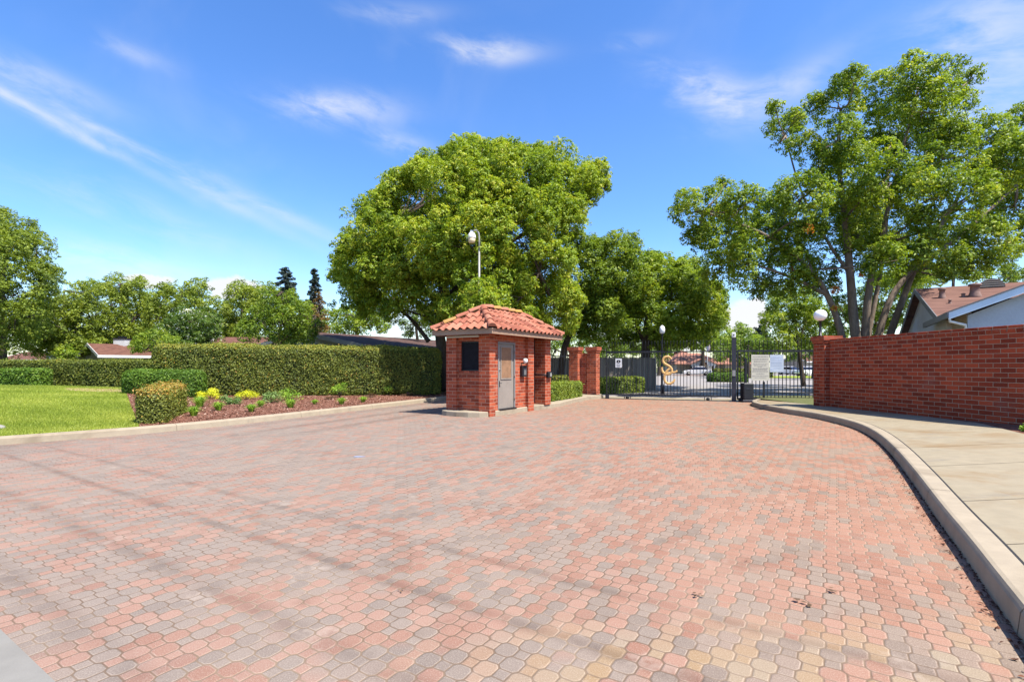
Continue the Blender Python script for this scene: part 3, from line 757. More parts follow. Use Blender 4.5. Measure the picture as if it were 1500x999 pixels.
gl = MB(); lbox(gl, .18, .20, .384, 1.128, 1.325, 2.197); win = gl.build('window', M['screen'], bo)
fr = MB()
for s0, s1, z0, z1 in ((.384, .414, 1.325, 2.197), (1.098, 1.128, 1.325, 2.197), (.415, 1.097, 1.325, 1.355), (.415, 1.097, 2.167, 2.197)): lbox(fr, .152, .179, s0, s1, z0, z1)
fr.build('window_frame', M['black'], win)
rg = MB(); lbox(rg, 2.57, 3.32, .395, .418, .20, 2.35); rg.build('recess_door', M['black'], bo)
dr = MB()
z0, z1 = .185, 2.13
lbox(dr, .645, 1.50, .135, .18, z0, z1)
door = dr.build('door', M['door'], bo)
df = MB()
lbox(df, .588, .643, .10, .19, .152, 2.198); lbox(df, 1.502, 1.558, .10, .19, .152, 2.198); lbox(df, .644, 1.501, .10, .19, 2.135, 2.198)
df.build('door_frame', M['doorframe'], bo)
pb = MB(); lbox(pb, .80, 1.345, .122, .134, 1.10, 2.03); pb.build('boarded_pane', M['board'], door)
pf = MB()
for t0, t1, a, b in ((.765, .798, 1.06, 2.065), (1.347, 1.38, 1.06, 2.065), (.799, 1.346, 2.032, 2.065)): lbox(pf, t0, t1, .114, .1345, a, b)
lbox(pf, .799, 1.346, .114, .1345, 1.06, 1.098); pf.build('pane_frame', M['door'], door)
h = MB(); lbox(h, .682, .722, .118, .134, .84, 1.02, bev=.005)
h.tube([L(.70, .118, .95), L(.70, .08, .95), L(.76, .08, .95)], .011, 6); h.build('handle', M['black'], door)
k = MB(); k.tube([L(.70, .134, 1.36), L(.70, .105, 1.36)], .028, 12); k.build('lock', M['galv'], door)
for z in (.45, 1.15, 1.9): hg = MB(); hg.tube([L(1.503, .092, z-.05), L(1.503, .092, z+.05)], .012, 6); hg.build('hinge', M['rust'], door)
th = MB(); lbox(th, .60, 1.55, .03, .15, .15, .182); th.build('threshold', M['black'], bo)
# eaves
ov = .30; ze0, ze1 = 2.375, 2.52
ea = MB()
t0, t1, s0, s1 = -ov, BL+ov, -ov, BW+ov
for q in ((t0, t1, s0, s0+.035), (t0, t1, s1-.035, s1), (t0, t0+.035, s0+.036, s1-.036), (t1-.035, t1, s0+.036, s1-.036)): lbox(ea, *q, ze0, ze1)
ea.build('fascia', M['fascia'], bo)
lip = MB()
for q in ((t0-.02, t1+.02, s0-.02, s0-.002), (t0-.02, t0-.002, s0-.0, s1)): lbox(lip, *q, ze1-.03, ze1+.012)
lip.build('drip_edge', M['fascia'], bo)
so = MB(); lbox(so, t0+.036, t1-.036, s0+.036, s1-.036, ze0+.07, ze0+.10); so.build('soffit', M['board'], bo)
ls = MB(); lbox(ls, -.16, -.10, .28, 1.45, 2.30, 2.36, bev=.01); ls.build('soffit_board', M['beige'], bo)  # whitish board trim under the front eave, not a lamp
# hip roof of s-shaped clay tiles
PITCH = math.tan(math.radians(33)); half = (s1-s0)/2
def roofside(org, ax, up, length, hip):
    """corrugated, stepped tile sheet. ax: along the eave, up: horizontal direction up the slope"""
    vs = []; fs = []; tt = []
    TW, CO = .262, .345
    na = int(length/TW*10); slope = math.hypot(1, PITCH); rows = int(math.ceil(half*slope/CO))
    nrm = (Vector((0, 0, 1))-up*PITCH).normalized()
    dirs = (up+Vector((0, 0, PITCH))).normalized()
    rs = np.random.default_rng(int(length*100))
    tl = rs.random((rows+1, 60))
    for r in range(rows):
        b0 = r*CO-(.05 if r == 0 else .0); b1 = min((r+1)*CO+.035, half*slope)
        for i in range(na):
            a0, a1 = length*i/na, length*(i+1)/na; am = (a0+a1)/2
            k = int(am/TW); hb = (b0+b1)/2/slope
            lo, hi = max(hb, 0)-.04, length-max(hb, 0)+.04
            if am < lo or am > hi: continue
            q = []
            for a, b, lift in ((a0, b0, .038), (a1, b0, .038), (a1, b1, .004), (a0, b1, .004)):
                ph = (a/TW) % 1.0
                hgt = .060*math.sin(math.pi*ph/.62) if ph < .62 else -.018*math.sin(math.pi*(ph-.62)/.38)
                jit = (tl[r][k]-.5)*.008
                q.append(org+ax*a+dirs*b+nrm*(hgt+lift+jit))
            n0 = len(vs)
            lowr = [p-nrm*.016 for p in q[:2]]
            vs += q+lowr
            fs.append((n0, n0+1, n0+2, n0+3)); fs.append((n0+4, n0+5, n0+1, n0))
            tt += [float(tl[r][k])*.72]*6
    return vs, fs, tt
roof = MB(); zr = ze1+.012
for org, ax, up, ln in ((L(t0, s0, zr), D, W, t1-t0), (L(t1, s1, zr), -D, -W, t1-t0), (L(t0, s1, zr), -W, D, s1-s0), (L(t1, s0, zr), W, -D, s1-s0)):
    vs, fs, tt = roofside(org, ax, up, ln, True); o0 = len(roof.v)
    roof.add(vs, fs, smooth=False); roof.t[o0:] = tt
# dark underlay so that nothing shows through between tiles
ap0, ap1 = L(t0+half, s0+half, zr+half*PITCH-.02), L(t1-half, s0+half, zr+half*PITCH-.02)
c4 = [L(t0, s0, zr-.012), L(t1, s0, zr-.012), L(t1, s1, zr-.012), L(t0, s1, zr-.012)]
ro = roof.build('roof', M['tile'], bo)
ud = MB(); ud.add(c4+[ap0, ap1], [(0, 1, 5, 4), (1, 2, 5), (2, 3, 4, 5), (3, 0, 4), (3, 2, 1, 0)]); ud.build('underlay', M['black'], ro)
caps = MB()
def capline(p, q, r, tints, first=0.0):
    p, q = Vector(p), Vector(q); d = (q-p); ln = d.length; d.normalize(); nT = max(2, round(ln/.40))
    side = d.cross(Vector((0, 0, 1))).normalized(); up = side.cross(d).normalized()
    for i in range(nT):
        a = p+d*(ln*i/nT-.03); b = p+d*(ln*(i+1)/nT+.03); vs = []
        for pt, rr, lf in ((a, r*1.12, .022), (b, r*.92, .0)):
            for kx in range(9):
                an = math.pi*kx/8; vs.append(pt+side*math.cos(an)*rr+up*(math.sin(an)*rr*.9+lf-.02))
        vs += [a+side*r*1.0+up*-.02, a-side*r*1.0+up*-.02]
        fs = [(k, k+1, k+10, k+9) for k in range(8)]+[tuple(range(8, -1, -1)), tuple(range(9, 18))]
        caps.add(vs, [f[::-1] for f in fs], smooth=False, tint=tints[i % len(tints)])
lift = Vector((0, 0, .075))
capline(c4[0]+lift*.8, ap0+lift, .105, (.55, .66, .45, .3)); capline(c4[3]+lift*.8, ap0+lift, .105, (.5, .92, .4, .62))
capline(c4[1]+lift*.8, ap1+lift, .105, (.4, .5, .62)); capline(c4[2]+lift*.8, ap1+lift, .105, (.4, .55, .3))
capline(ap1+lift*1.1, ap0+lift*1.1, .105, (.97, .88, .55, .93, .6))
caps.build('ridge_tiles', M['tile'], ro)

cb = empty('intercom', L(1.95, .06, 1.3), 'black call box intercom mounted on the booth brick beside the door', 'intercom')
m_ = MB(); lbox(m_, 1.84, 2.10, -.01, .108, 1.13, 1.48, bev=.012); m_.build('housing', M['black'], cb)
m_ = MB(); lbox(m_, 1.88, 2.06, -.016, -.011, 1.17, 1.40); fp = m_.build('face_plate', M['charcoal'], cb)
m_ = MB()
for i in range(3):
    for j in range(4): lbox(m_, 1.905+i*.045, 1.935+i*.045, -.022, -.017, 1.19+j*.04, 1.216+j*.04)
m_.build('keypad', M['galv'], fp)
m_ = MB(); lbox(m_, 1.86, 2.08, -.05, -.008, 1.47, 1.485); m_.build('hood', M['black'], cb)
sc_ = empty('security_camera', L(1.93, .05, 1.6), 'white dome security camera fixed above the black call box', 'security camera')
m_ = MB(); m_.tube([L(1.93, .108, 1.56), L(1.93, -.02, 1.56), L(1.93, -.05, 1.60)], .022, 8); m_.build('bracket', M['black'], sc_)
m_ = MB(); m_.lathe(L(1.93, -.05, 1.63), [(.005, -.075), (.05, -.065), (.075, -.03), (.08, .01), (.07, .05), (.04, .075), (.005, .08)], 16); m_.build('dome', M['white'], sc_)
m_ = MB(); m_.lathe(L(1.955, -.125, 1.625), [(.004, -.02), (.018, -.012), (.018, .012), (.004, .02)], 10); m_.build('lens', M['black'], sc_)
rd = empty('card_reader', L(3.4, 0, 1.2), 'black reader box on a horizontal arm at the far booth pier', 'card reader')
m_ = MB(); m_.tube([L(3.30, .40, 1.17), L(3.30, -.02, 1.17), L(3.42, -.04, 1.17)], .022, 8); m_.build('arm', M['black'], rd)
m_ = MB(); lbox(m_, 3.40, 3.68, -.10, -.01, 1.06, 1.28, bev=.015); m_.build('housing', M['black'], rd)
m_ = MB(); lbox(m_, 3.50, 3.62, -.106, -.101, 1.11, 1.23); m_.build('face_plate', M['galv'], rd)

# ================================================================== brick pillars, wall
def pillar(name, label, corner, wd, dp, ztop, zbase, group=None, cap=True):
    """corner: the corner nearest the street; wd runs along W, dp along D"""
    c = Vector(corner); t = empty(name, (c.x, c.y, zbase), label, 'brick pillar', group)
    def bx(mb, a0, a1, b0, b1, z0, z1): return mb.box(c+D*((a0+a1)/2)+W*((b0+b1)/2)+Vector((0, 0, (z0+z1)/2)), (a1-a0, b1-b0, z1-z0), D, W)
    bx(m := MB(), 0, dp, 0, wd, zbase-.03, ztop-.26); m.build('shaft', M['brick'], t)
    m = MB(); bx(m, -.03, dp+.03, -.03, wd+.03, ztop-.258, ztop-.17); bx(m, -.065, dp+.065, -.065, wd+.065, ztop-.168, ztop)
    m.build('cap', M['brickcap'], t); return t
pillar('brick_pillar', 'red brick pillar directly beside the sliding gate end', (3.90, 23.30, 0), .45, .45, 2.37, .14, 'gate pillars')
pillar('brick_pillar', 'red brick pillar rising behind the end of the low variegated hedge', (3.08, 23.55, 0), .45, .45, 2.37, .14, 'gate pillars')
lw = MB(); c = Vector((3.92, 23.72, 0)); d2 = Vector((3.05, 24.0, 0))-c
lw.box((c+d2*.5)+Vector((0, 0, 1.1)), (d2.length*.72, .2, 1.98), d2.normalized(), Vector((-d2.y, d2.x, 0)).normalized())
tag(lw.build('brick_wall', M['brick']), 'short low red brick wall linking the two gate pillars', 'brick wall')

bw = empty('brick_wall', (WALLX(10), 10, .25), 'long red brick boundary wall running beside the curved sidewalk', 'brick wall')
wd = Vector((-.0706, 1, 0)).normalized(); wn = Vector((-1, -.0706, 0)).normalized()
wm = MB(); ya, yb = 3.0, 15.6; cl = (yb-ya)/wd.y
wm.box(Vector((WALLX((ya+yb)/2), (ya+yb)/2, 1.14))-wn*.10, (cl, .20, 2.06), wd, Vector((-wd.y, wd.x, 0)))
wm.build('courses', M['brickwall'], bw)
cm = MB(); nb = int(cl/.305)
rs = random.Random(3)
for i in range(nb):
    y = ya+(i+.5)*(yb-ya)/nb; cm.box(Vector((WALLX(y), y, 2.236+rs.uniform(-.003, .003)))-wn*.10, (cl/nb-.009, .214+rs.uniform(-.004, .004), .128), wd, Vector((-wd.y, wd.x, 0)), bev=.006)
cm.build('coping', M['brickwall'], bw)
cj = MB(); cj.box(Vector((WALLX((ya+yb)/2), (ya+yb)/2, 2.228))-wn*.10, (cl, .196, .112), wd, Vector((-wd.y, wd.x, 0))); cj.build('coping_mortar', M['conc'], bw)
pc = Vector((WALLX(15.62)-.16, 15.62, 0))
t = empty('brick_pillar', (pc.x, pc.y, .25), 'red brick end pillar of the long wall carrying a white globe lamp', 'brick pillar')
m = MB(); m.box((pc.x+.24, pc.y+.26, 1.18), (.50, .50, 2.0), wd, Vector((-wd.y, wd.x, 0))); m.build('shaft', M['brickwall'], t)
m = MB(); m.box((pc.x+.24, pc.y+.26, 2.225), (.56, .56, .085), wd, Vector((-wd.y, wd.x, 0))); m.box((pc.x+.24, pc.y+.26, 2.34), (.62, .62, .14), wd, Vector((-wd.y, wd.x, 0))); m.build('cap', M['brickcap'], t)
lp = (pc.x+.05, pc.y+.26, 2.41)
t = empty('globe_lamp', lp, 'white globe lamp on a short black post above the end pillar', 'globe lamp')
m = MB(); m.lathe(lp, [(.07, 0), (.07, .02), (.04, .03), (.034, .45), (.06, .47), (.06, .5), (.04, .51)], 14); m.build('post', M['black'], t)
m = MB(); R = .19; m.lathe((lp[0], lp[1], lp[2]+.66), [(max(.004, R*math.cos(a)), R*math.sin(a)*.95) for a in [(-85+170*k/14)*math.pi/180 for k in range(15)]], 24); m.build('globe', M['globe'], t)

# ================================================================== gate and railings
def railing(t, p0, p1, z0, z1, spike, sp, rails, pr=.011, offs=0.0, bar=.05, parts=True, name='picket', prop=None):
    """pickets and rails between two points, as parts of t"""
    p0, p1 = Vector(p0), Vector(p1); d = p1-p0; ln = d.length; u = d.normalized(); nrm = Vector((-u.y, u.x, 0))
    m = MB()
    for z, hgt in rails: m.box(p0+d*.5+Vector((0, 0, z)), (ln, .045, hgt), u, nrm)
    m.box(p0+u*.025+Vector((0, 0, (z0+z1)/2)), (.05, .05, z1-z0+.04), u, nrm); m.box(p1-u*.025+Vector((0, 0, (z0+z1)/2)), (.05, .05, z1-z0+.04), u, nrm)
    m.build('frame', M['black'], t)
    n = int(ln/sp)
    base = None
    for i in range(1, n):
        c = p0+u*(ln*i/n)
        if base is None:
            pm_ = MB(); q = (prop or pr)
            pm_.box((0, 0, (z0+z1)/2), (q*2, q*2, z1-z0), u, nrm)
            pm_.tube([(0, 0, z1), (0, 0, z1+spike-.05), (0, 0, z1+spike)], [q*1.05, q*1.0, .002], 5)
            base = pm_.mesh('picket')
            base.materials.append(M['black'])
        o = bpy.data.objects.new('picket', base); COL.objects.link(o); o.parent = t; o.location = c-Vector(t.location); o.location.z = -t.location.z
g0, g1 = Vector((4.26, 22.70, 0)), Vector((9.12, 20.92, 0)); gu = (g1-g0).normalized(); gn = Vector((-gu.y, gu.x, 0))
ga = empty('sliding_gate', ((g0+g1)/2), 'wide black picket sliding gate with gold script emblem on rollers', 'gate')
railing(ga, g0, g1, .18, 2.1, .48, .132, [(.20, .06), (2.09, .05)], .0125)
m = MB(); m.box(g0+gu*1.25+gn*.06+Vector((0, 0, 2.10)), (2.5, .05, .085), gu, gn); m.build('top_rail', M['charcoal'], ga)
def gp(px, py, off=-.05):
    """point on the gate plane behind a photo coordinate"""
    k = (px-750)/F; t = (k*g0.y-g0.x)/(gu.x-k*gu.y); p = g0+gu*t; return Vector((p.x, p.y, CAMZ+(HZ-py)/F*p.y))+gn*off
em = empty
def ribbon(pts, w, name, parent):
    q = [gp(*p) for p in pts]
    for _ in range(3):
        s = [q[0]]
        for a, b in zip(q, q[1:]): s += [a*.75+b*.25, a*.25+b*.75]
        q = s+[q[-1]]
    m = MB(); n = len(q); m.tube(q, [w*(.55+.45*min(1, min(i, n-1-i)/(n*.18))) for i in range(n)], 8, flat=(gn, .4)); return m.build(name, M['gold'], parent)
SX = [(983.6, 526.5), (981.8, 523.3), (977.5, 522.0), (972.6, 524), (970.8, 528), (972.5, 532), (977.5, 534.8), (982.5, 538), (984.6, 542), (983.0, 547), (978.5, 548.6), (973.5, 547.5), (970.2, 544), (969.3, 539.6), (971.0, 538.2)]
CX = [(984.4, 538.0), (980, 540.5), (975.5, 545), (973, 551), (973.4, 557.5), (977, 561.6), (982, 562.2), (986.5, 559.5), (988.6, 555.0)]
C2 = [(973.8, 548.5), (979, 546.2), (985, 545.6), (990.5, 545.0), (991.6, 542.4)]
e1 = ribbon(SX, .052, 'letter', ga); e2 = ribbon(CX, .052, 'letter', ga); e3 = ribbon(C2, .040, 'letter_flourish', e2)
for px in (919.0, 1037.0):
    c = gp(px, 579, 0); c.z = .075
    m = MB(); m.tube([c-gn*.03, c+gn*.03], .075, 16); wh = m.build('wheel', M['rubber'], ga)
    for s in (-1, 1): m = MB(); m.box(c+gu*(.13*s)+Vector((0, 0, .04)), (.03, .07, .15), gu, gn); m.build('wheel_bracket', M['charcoal'], wh)
m = MB(); c = gp(889.5, 580, 0); m.box((c.x, c.y, .09), (.16, .09, .17), gu, gn); m.build('end_stop', M['charcoal'], ga)
tr = MB(); tr.box((g0+g1)/2+gu*.2+Vector((0, 0, .014)), ((g1-g0).length+.6, .07, .012), gu, gn); tag(tr.build('gate_track', M['charcoal']), 'dark steel track set in the ground under the sliding gate', 'gate track')
def sign(name, label, corners, mat, cat='sign'):
    """flat board on the gate plane from photo corners x0,y0,x1,y1"""
    x0, y0, x1, y1 = corners; a, b, c_, d = gp(x0, y1), gp(x1, y1), gp(x1, y0), gp(x0, y0)
    t = empty(name, a*.5+c_*.5, label, cat); m = MB(); m.extrude([a, b, c_, d], gn*.012); m.build('board', mat, t); return t, (a, b, d)
sg, (a, b, d) = sign('gate_sign', 'small white sign with a black oval hung on the gate', (901.8, 525.3, 911, 538.3), M['white'])
U = (b-a); V_ = (d-a)
m = MB(); m.extrude([a+U*(.5+.33*math.cos(q))+V_*(.68+.17*math.sin(q))-gn*.006 for q in [k*math.pi/12 for k in range(24)]], gn*.005); ov_ = m.build('oval', M['black'], sg)
m = MB(); m.extrude([a+U*(.5+s*.10)+V_*(.68+r*.085)-gn*.010 for s, r in ((-1, -1), (1, -1), (.2, .2), (0, 1), (-.2, .2))], gn*.003); m.build('emblem', M['white'], ov_)
def marks(name, parent, a, U, V_, rows, mat, off, seed):
    r = random.Random(seed); m = MB()
    for v, hgt, x0, x1 in rows:
        x = x0
        while x < x1-.02:
            w_ = min(r.uniform(.05, .15), x1-x); q = [a+U*x+V_*v, a+U*(x+w_)+V_*v, a+U*(x+w_)+V_*(v+hgt), a+U*x+V_*(v+hgt)]
            m.extrude([p+off for p in q], -off*.4); x += w_+.03
    return m.build(name, mat, parent)
marks('lettering', sg, a, U, V_, [(.34, .05, .18, .82), (.22, .04, .2, .8), (.11, .04, .25, .75)], M['ink'], -gn*.006, 4)

po = empty('gate_post', (9.22, 20.85, 0), 'tall black steel gate post with white reader box on top', 'gate post')
m = MB(); m.box((9.22, 20.85, 1.32), (.17, .17, 2.62), gu, gn); m.build('post', M['charcoal'], po)
m = MB(); m.box((9.22, 20.85, .012), (.34, .34, .02), gu, gn); m.build('base_plate', M['charcoal'], po)
m = MB(); m.box((9.20, 20.83, 2.76), (.15, .15, .22), gu, gn, bev=.02); hd = m.build('reader_box', M['white'], po)
m = MB(); m.tube([Vector((9.17, 20.735, 2.76)), Vector((9.165, 20.752, 2.76))], .03, 10); m.build('lens', M['black'], hd)
m = MB(); m.tube([(9.30, 20.9, 2.6), (9.30, 20.9, 3.05)], .012, 6); m.build('antenna', M['charcoal'], po)
m = MB(); m.box((9.18, 20.758, 1.18), (.12, .01, .24), gu, gn); m.build('notice_plate', M['galv'], po)
pa = empty('fence_panel', (11.1, 20.9, 0), 'black picket fence panel between gate post and brick wall', 'fence')
railing(pa, (9.36, 20.88, 0), (12.95, 20.80, 0), .10, 2.1, .48, .15, [(.12, .07), (.36, .03), (2.10, .08)], .0125)
m = MB(); m.box((9.72, 20.86, .95), (.075, .06, 1.7)); m.build('stile', M['black'], pa)
m = MB(); m.box((10.47, 20.86, .42), (.07, .06, .80)); m.build('stub_post', M['black'], pa)
op = empty('gate_operator', (9.66, 20.55, .05), 'black boxed gate motor standing at the foot of the gate post', 'gate motor')
m = MB(); m.box((9.62, 20.55, .44), (.42, .34, .68), bev=.03); m.build('cabinet', M['black'], op)
m = MB(); m.box((9.62, 20.55, .05), (.52, .42, .10), bev=.01); m.build('plinth', M['charcoal'], op)
m = MB(); m.box((9.62, 20.372, .55), (.22, .02, .03)); m.build('handle', M['charcoal'], op)
def panel_sign(label, x0, x1, z0, z1, mat, ink, rows, seed):
    a = Vector((x0, 20.79, z0)); U = Vector((x1-x0, 0, 0)); V_ = Vector((0, 0, z1-z0))
    t = empty('notice_sign', a, label, 'sign'); m = MB(); m.extrude([a, a+U, a+U+V_, a+V_], (0, .012, 0)); m.build('board', mat, t)
    marks('lettering', t, a, U, V_, rows, ink, Vector((0, -.005, 0)), seed); return t
f = lambda px: (px-750)/F*20.79
zf = lambda py: CAMZ+(HZ-py)/F*20.79
panel_sign('larger cream notice board covered in lines of lettering on fence', f(1100.6), f(1127.0), zf(557.5), zf(519.6), M['cream'], M['ink'],
           [(.91, .035, .08, .92), (.81, .045, .07, .93), (.72, .045, .15, .85), (.63, .03, .1, .9), (.575, .03, .15, .85), (.53, .025, .35, .65), (.455, .04, .08, .92), (.41, .03, .1, .9), (.34, .045, .07, .93), (.25, .04, .28, .72), (.165, .035, .06, .94), (.10, .03, .2, .8)], 5)
panel_sign('smaller pale blue notice sign hung beside the cream notice', f(1127.8), f(1148), zf(545), zf(519.6), M['bluesign'], M['blueink'],
           [(.82, .06, .08, .9), (.70, .055, .08, .92), (.60, .02, .08, .9), (.53, .02, .08, .85), (.46, .02, .08, .88), (.36, .025, .08, .9), (.22, .02, .3, .85), (.12, .06, .06, .2)], 6)
lf = empty('iron_fence', (-.2, 24.4, .2), 'black iron picket fence behind booth and low hedge', 'fence')
railing(lf, (-5.2, 24.6, 0), (3.0, 24.35, 0), .2, 2.15, .12, .15, [(.3, .05), (1.95, .05)], .013)

# ================================================================== hedges
def hedge(label, p0, p1, depth, zb, zt, mat, Lf, dens, r=.25, seed=1, group=None, tintfun=None, rough=.05, cat='hedge'):
    """clipped hedge: p0-p1 is the foot of its front face seen from the street, the body lies behind it"""
    rng = np.random.default_rng(seed)
    p0, p1 = Vector((p0[0], p0[1], 0)), Vector((p1[0], p1[1], 0)); u = (p1-p0); ln = u.length; u.normalize(); b = Vector((-u.y, u.x, 0))
    if b.y < 0: b = -b
    c = (p0+p1)/2+b*depth/2; hz = (zt-zb)/2+.1; cz = (zt+zb)/2-.1
    h = np.array([ln/2, depth/2, hz]); area = [ln*depth, ln*2*hz*1.0, ln*2*hz*.45, depth*2*hz*2]
    tot = sum(area); n = int(dens*tot/(2*Lf*Lf*.5)); k = rng.choice(4, n, p=np.array(area)/tot)
    q = rng.uniform(-1, 1, (n, 3))
    q[k == 0, 2] = 1; q[k == 1, 1] = -1; q[k == 2, 1] = 1; e = k == 3; q[e, 0] = np.sign(q[e, 0])
    p = q*h; rr = min(r, *(h*.95)); inn = np.clip(p, -(h-rr), h-rr); nrm = unit(p-inn); p = inn+nrm*rr
    ph = rng.uniform(0, 6, 6)
    def lump(p):
        x, y, z = p[:, 0], p[:, 1], p[:, 2]
        return (np.sin(x*2.1+ph[0]+z*1.3)+np.sin(x*4.7+ph[1]-y*3.0)*.6+np.sin(z*5.1+x*1.3+ph[2])*.5+np.sin(x*9.7+z*7.9+ph[3])*.4)
    lp_ = lump(p)
    p = p+nrm*(lp_*rough*.5+rng.uniform(-1.6, .6, n)*rough)[:, None]
    stray = rng.random(n) < .035; p[stray] += nrm[stray]*rng.uniform(.02, .10, (stray.sum(), 1))
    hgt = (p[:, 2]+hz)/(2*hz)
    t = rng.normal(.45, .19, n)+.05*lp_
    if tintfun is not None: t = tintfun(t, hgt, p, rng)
    vs, _, ti = leafquads(p, nrm+rng.normal(0, .65, (n, 3))+np.array([0, 0, .3]), Lf*rng.uniform(.7, 1.3, n), .5, rng, np.clip(t, 0, 1))
    R_ = np.array([[u.x, b.x, 0], [u.y, b.y, 0], [0, 0, 1]])
    vs = vs@R_.T+np.array([c.x, c.y, cz])
    tt = empty('hedge', (c.x, c.y, zb), label, cat, group)
    link('foliage', np_mesh('foliage', vs, np.arange(len(vs)), ti), M[mat], tt)
    # woody core
    m = MB(); ins = rough*1.1+.03
    m.box((c.x, c.y, cz), (ln-2*ins, depth-2*ins, 2*hz-2*ins), u, b, bev=min(rr, .9*depth/2)*.6); m.build('stems', M['core'], tt)
    return tt
def cap(x, hi): return np.minimum(x, hi)
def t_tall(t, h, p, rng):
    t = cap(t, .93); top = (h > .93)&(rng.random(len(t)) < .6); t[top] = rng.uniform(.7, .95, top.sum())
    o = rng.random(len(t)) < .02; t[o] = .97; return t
def t_orange(t, h, p, rng):
    t = np.clip(t*.62+.05, 0, .58); top = rng.random(len(t)) < np.clip((h-.74)/.34, 0, .6)+.02; t[top] = rng.uniform(.66, 1.0, top.sum()); return t
def t_cap(t, h, p, rng): return cap(t, .94)
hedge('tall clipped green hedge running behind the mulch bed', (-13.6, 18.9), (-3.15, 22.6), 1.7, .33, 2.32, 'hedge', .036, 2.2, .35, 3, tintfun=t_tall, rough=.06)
hedge('long mid height olive hedge closing the far side of the lawn', (-33, 25.3), (-15.2, 22.9), 1.5, .5, 1.74, 'hedge', .042, 2.0, .2, 4, tintfun=t_cap, rough=.05)
hedge('low bright green hedge in front of the olive hedge at the lawn edge', (-33, 23.0), (-20.9, 22.0), .8, .5, 1.34, 'hedgegreen', .045, 2.0, .15, 5, rough=.035)
hedge('rounded green hedge ending in front of the tall hedge', (-14.9, 18.9), (-11.6, 18.1), .95, .42, 1.33, 'hedgegreen', .035, 2.4, .38, 6, rough=.035)
hedge('boxy hedge with orange tipped top nearest the kerb', (-8.46, 11.23), (-7.90, 11.50), 1.30, .17, .95, 'hedgeorange', .026, 2.5, .16, 7, group='orange tipped hedges', tintfun=t_orange, rough=.03)
hedge('smaller orange tipped hedge right behind the boxy one', (-9.07, 12.55), (-8.52, 12.80), 1.25, .22, 1.0, 'hedgeorange', .026, 2.5, .16, 8, group='orange tipped hedges', tintfun=t_orange, rough=.03)
hedge('low variegated hedge between booth and gate pillars on the island', (1.42, 18.45), (3.1, 21.9), .9, .14, .80, 'hedgebright', .035, 2.2, .15, 9, rough=.035)
hedge('low yellow green hedge seen through the left half of the gate', (4.55, 26.2), (7.4, 27.8), 1.0, .0, .86, 'hedgebright', .05, 2.0, .15, 10, rough=.035)
hedge('rounded bright green hedge island in the road past the gate', (18.6, 46.5), (21.9, 46.2), 2.2, .0, .85, 'hedgegreen', .09, 1.8, .4, 12, rough=.05)
hedge('low shaded hedge at the foot of the iron fence behind the booth', (-5.0, 25.6), (2.9, 25.3), 1.0, .0, .95, 'hedge', .05, 1.8, .2, 15, tintfun=t_cap, rough=.05)
hedge('dark green hedge in front of the tile roofed clubhouse wall', (26.8, 66), (34.5, 66), 1.4, .0, 1.15, 'hedge', .13, 1.8, .3, 13, tintfun=t_cap, rough=.05)

# ================================================================== plants in the mulch bed
def tuft(name, label, px, py, rpx, mat, n, seed, group):
    g = GB(px, py); g.z -= .01; r = rpx/F*g.y; rng = np.random.default_rng(seed)
    an = rng.random(n)*6.283; out = np.stack([np.cos(an), np.sin(an), 0*an], 1); lean = rng.uniform(.15, 1.0, (n, 1)); h = r*1.3*rng.uniform(.6, 1.1, (n, 1))
    side = np.stack([-np.sin(an), np.cos(an), 0*an], 1)*.006
    b = np.array(g)+out*rng.random((n, 1))*r*.3; m_ = b+out*lean*r*.45+np.array([0, 0, 1])*h*.75; e = b+out*lean*r*1.05+np.array([0, 0, 1])*h*(1-.45*lean)
    vs = np.stack([b-side, b+side, m_+side*.9, m_-side*.9, m_-side*.9, m_+side*.9, e+side*.1, e-side*.1], 1).reshape(-1, 3)
    o = link(name, np_mesh(name, vs, np.arange(len(vs)), np.repeat(np.clip(rng.normal(.55, .22, n), 0, 1), 8)), M[mat]); return tag(o, label, 'plant', group)
def shrub(name, label, px, py, rpx, hpx, mat, n, Lf, seed, group, lift=0.0, cat='shrub', g0=None):
    g = g0 or GB(px, py); r = rpx/F*g.y; h = hpx/F*g.y; rng = np.random.default_rng(seed)
    t = empty(name, g, label, cat, group)
    K = 12; d = rng.normal(size=(K, 3)); d[:, 2] = np.abs(d[:, 2]); d = unit(d)*rng.uniform(.35, .75, (K, 1))
    cen = np.array(g)+d*np.array([r, r*.8, h])+np.array([0, 0, lift*h+.1*h]); rad = np.full(K, min(r, h)*.42)*rng.uniform(.7, 1.2, K)
    vs, fs, ti = cluster_leaves(cen, rad, n, Lf, rng, tint0=.5, shell=.3, ts=.15, tl=.2)
    link('foliage', np_mesh('foliage', vs, fs, ti), M[mat], t)
    m = MB()
    for k in range(7): m.tube([g+Vector((0, 0, -.03)), g*.5+Vector(cen[k])*.5+Vector((0, 0, .02)), Vector(cen[k])], [.010, .007, .003], 5)
    m.build('stems', M['darkbark'], t); return t
GP = 'young plants in the mulch bed'
for i, (px, py, r, lab) in enumerate([(284, 609, 10, 'lime grass tuft closest to the kerb beside the orange hedge'), (292, 596, 11, 'tall lime grass clump in front of the first yellow shrub'), (320, 601, 9, 'round lime grass tuft below the grey green shrub'),
    (368, 603, 8, 'small pale grass tuft near the kerb below the second yellow shrub'), (382, 596, 7, 'thin grass tuft between second yellow shrub and kerb'), (425.5, 597, 9, 'bright grass tuft alone near the kerb below the two joined shrubs'),
    (461, 592, 5, 'tiny sparse grass tuft on the mulch mid bed'), (500, 592, 7, 'small grass tuft below the first staked shrub'), (532, 589, 6, 'faint little grass tuft nearer the booth')]):
    tuft('grass_tuft', lab, px, py, r*1.3, 'limeplant', 240, 20+i, GP)
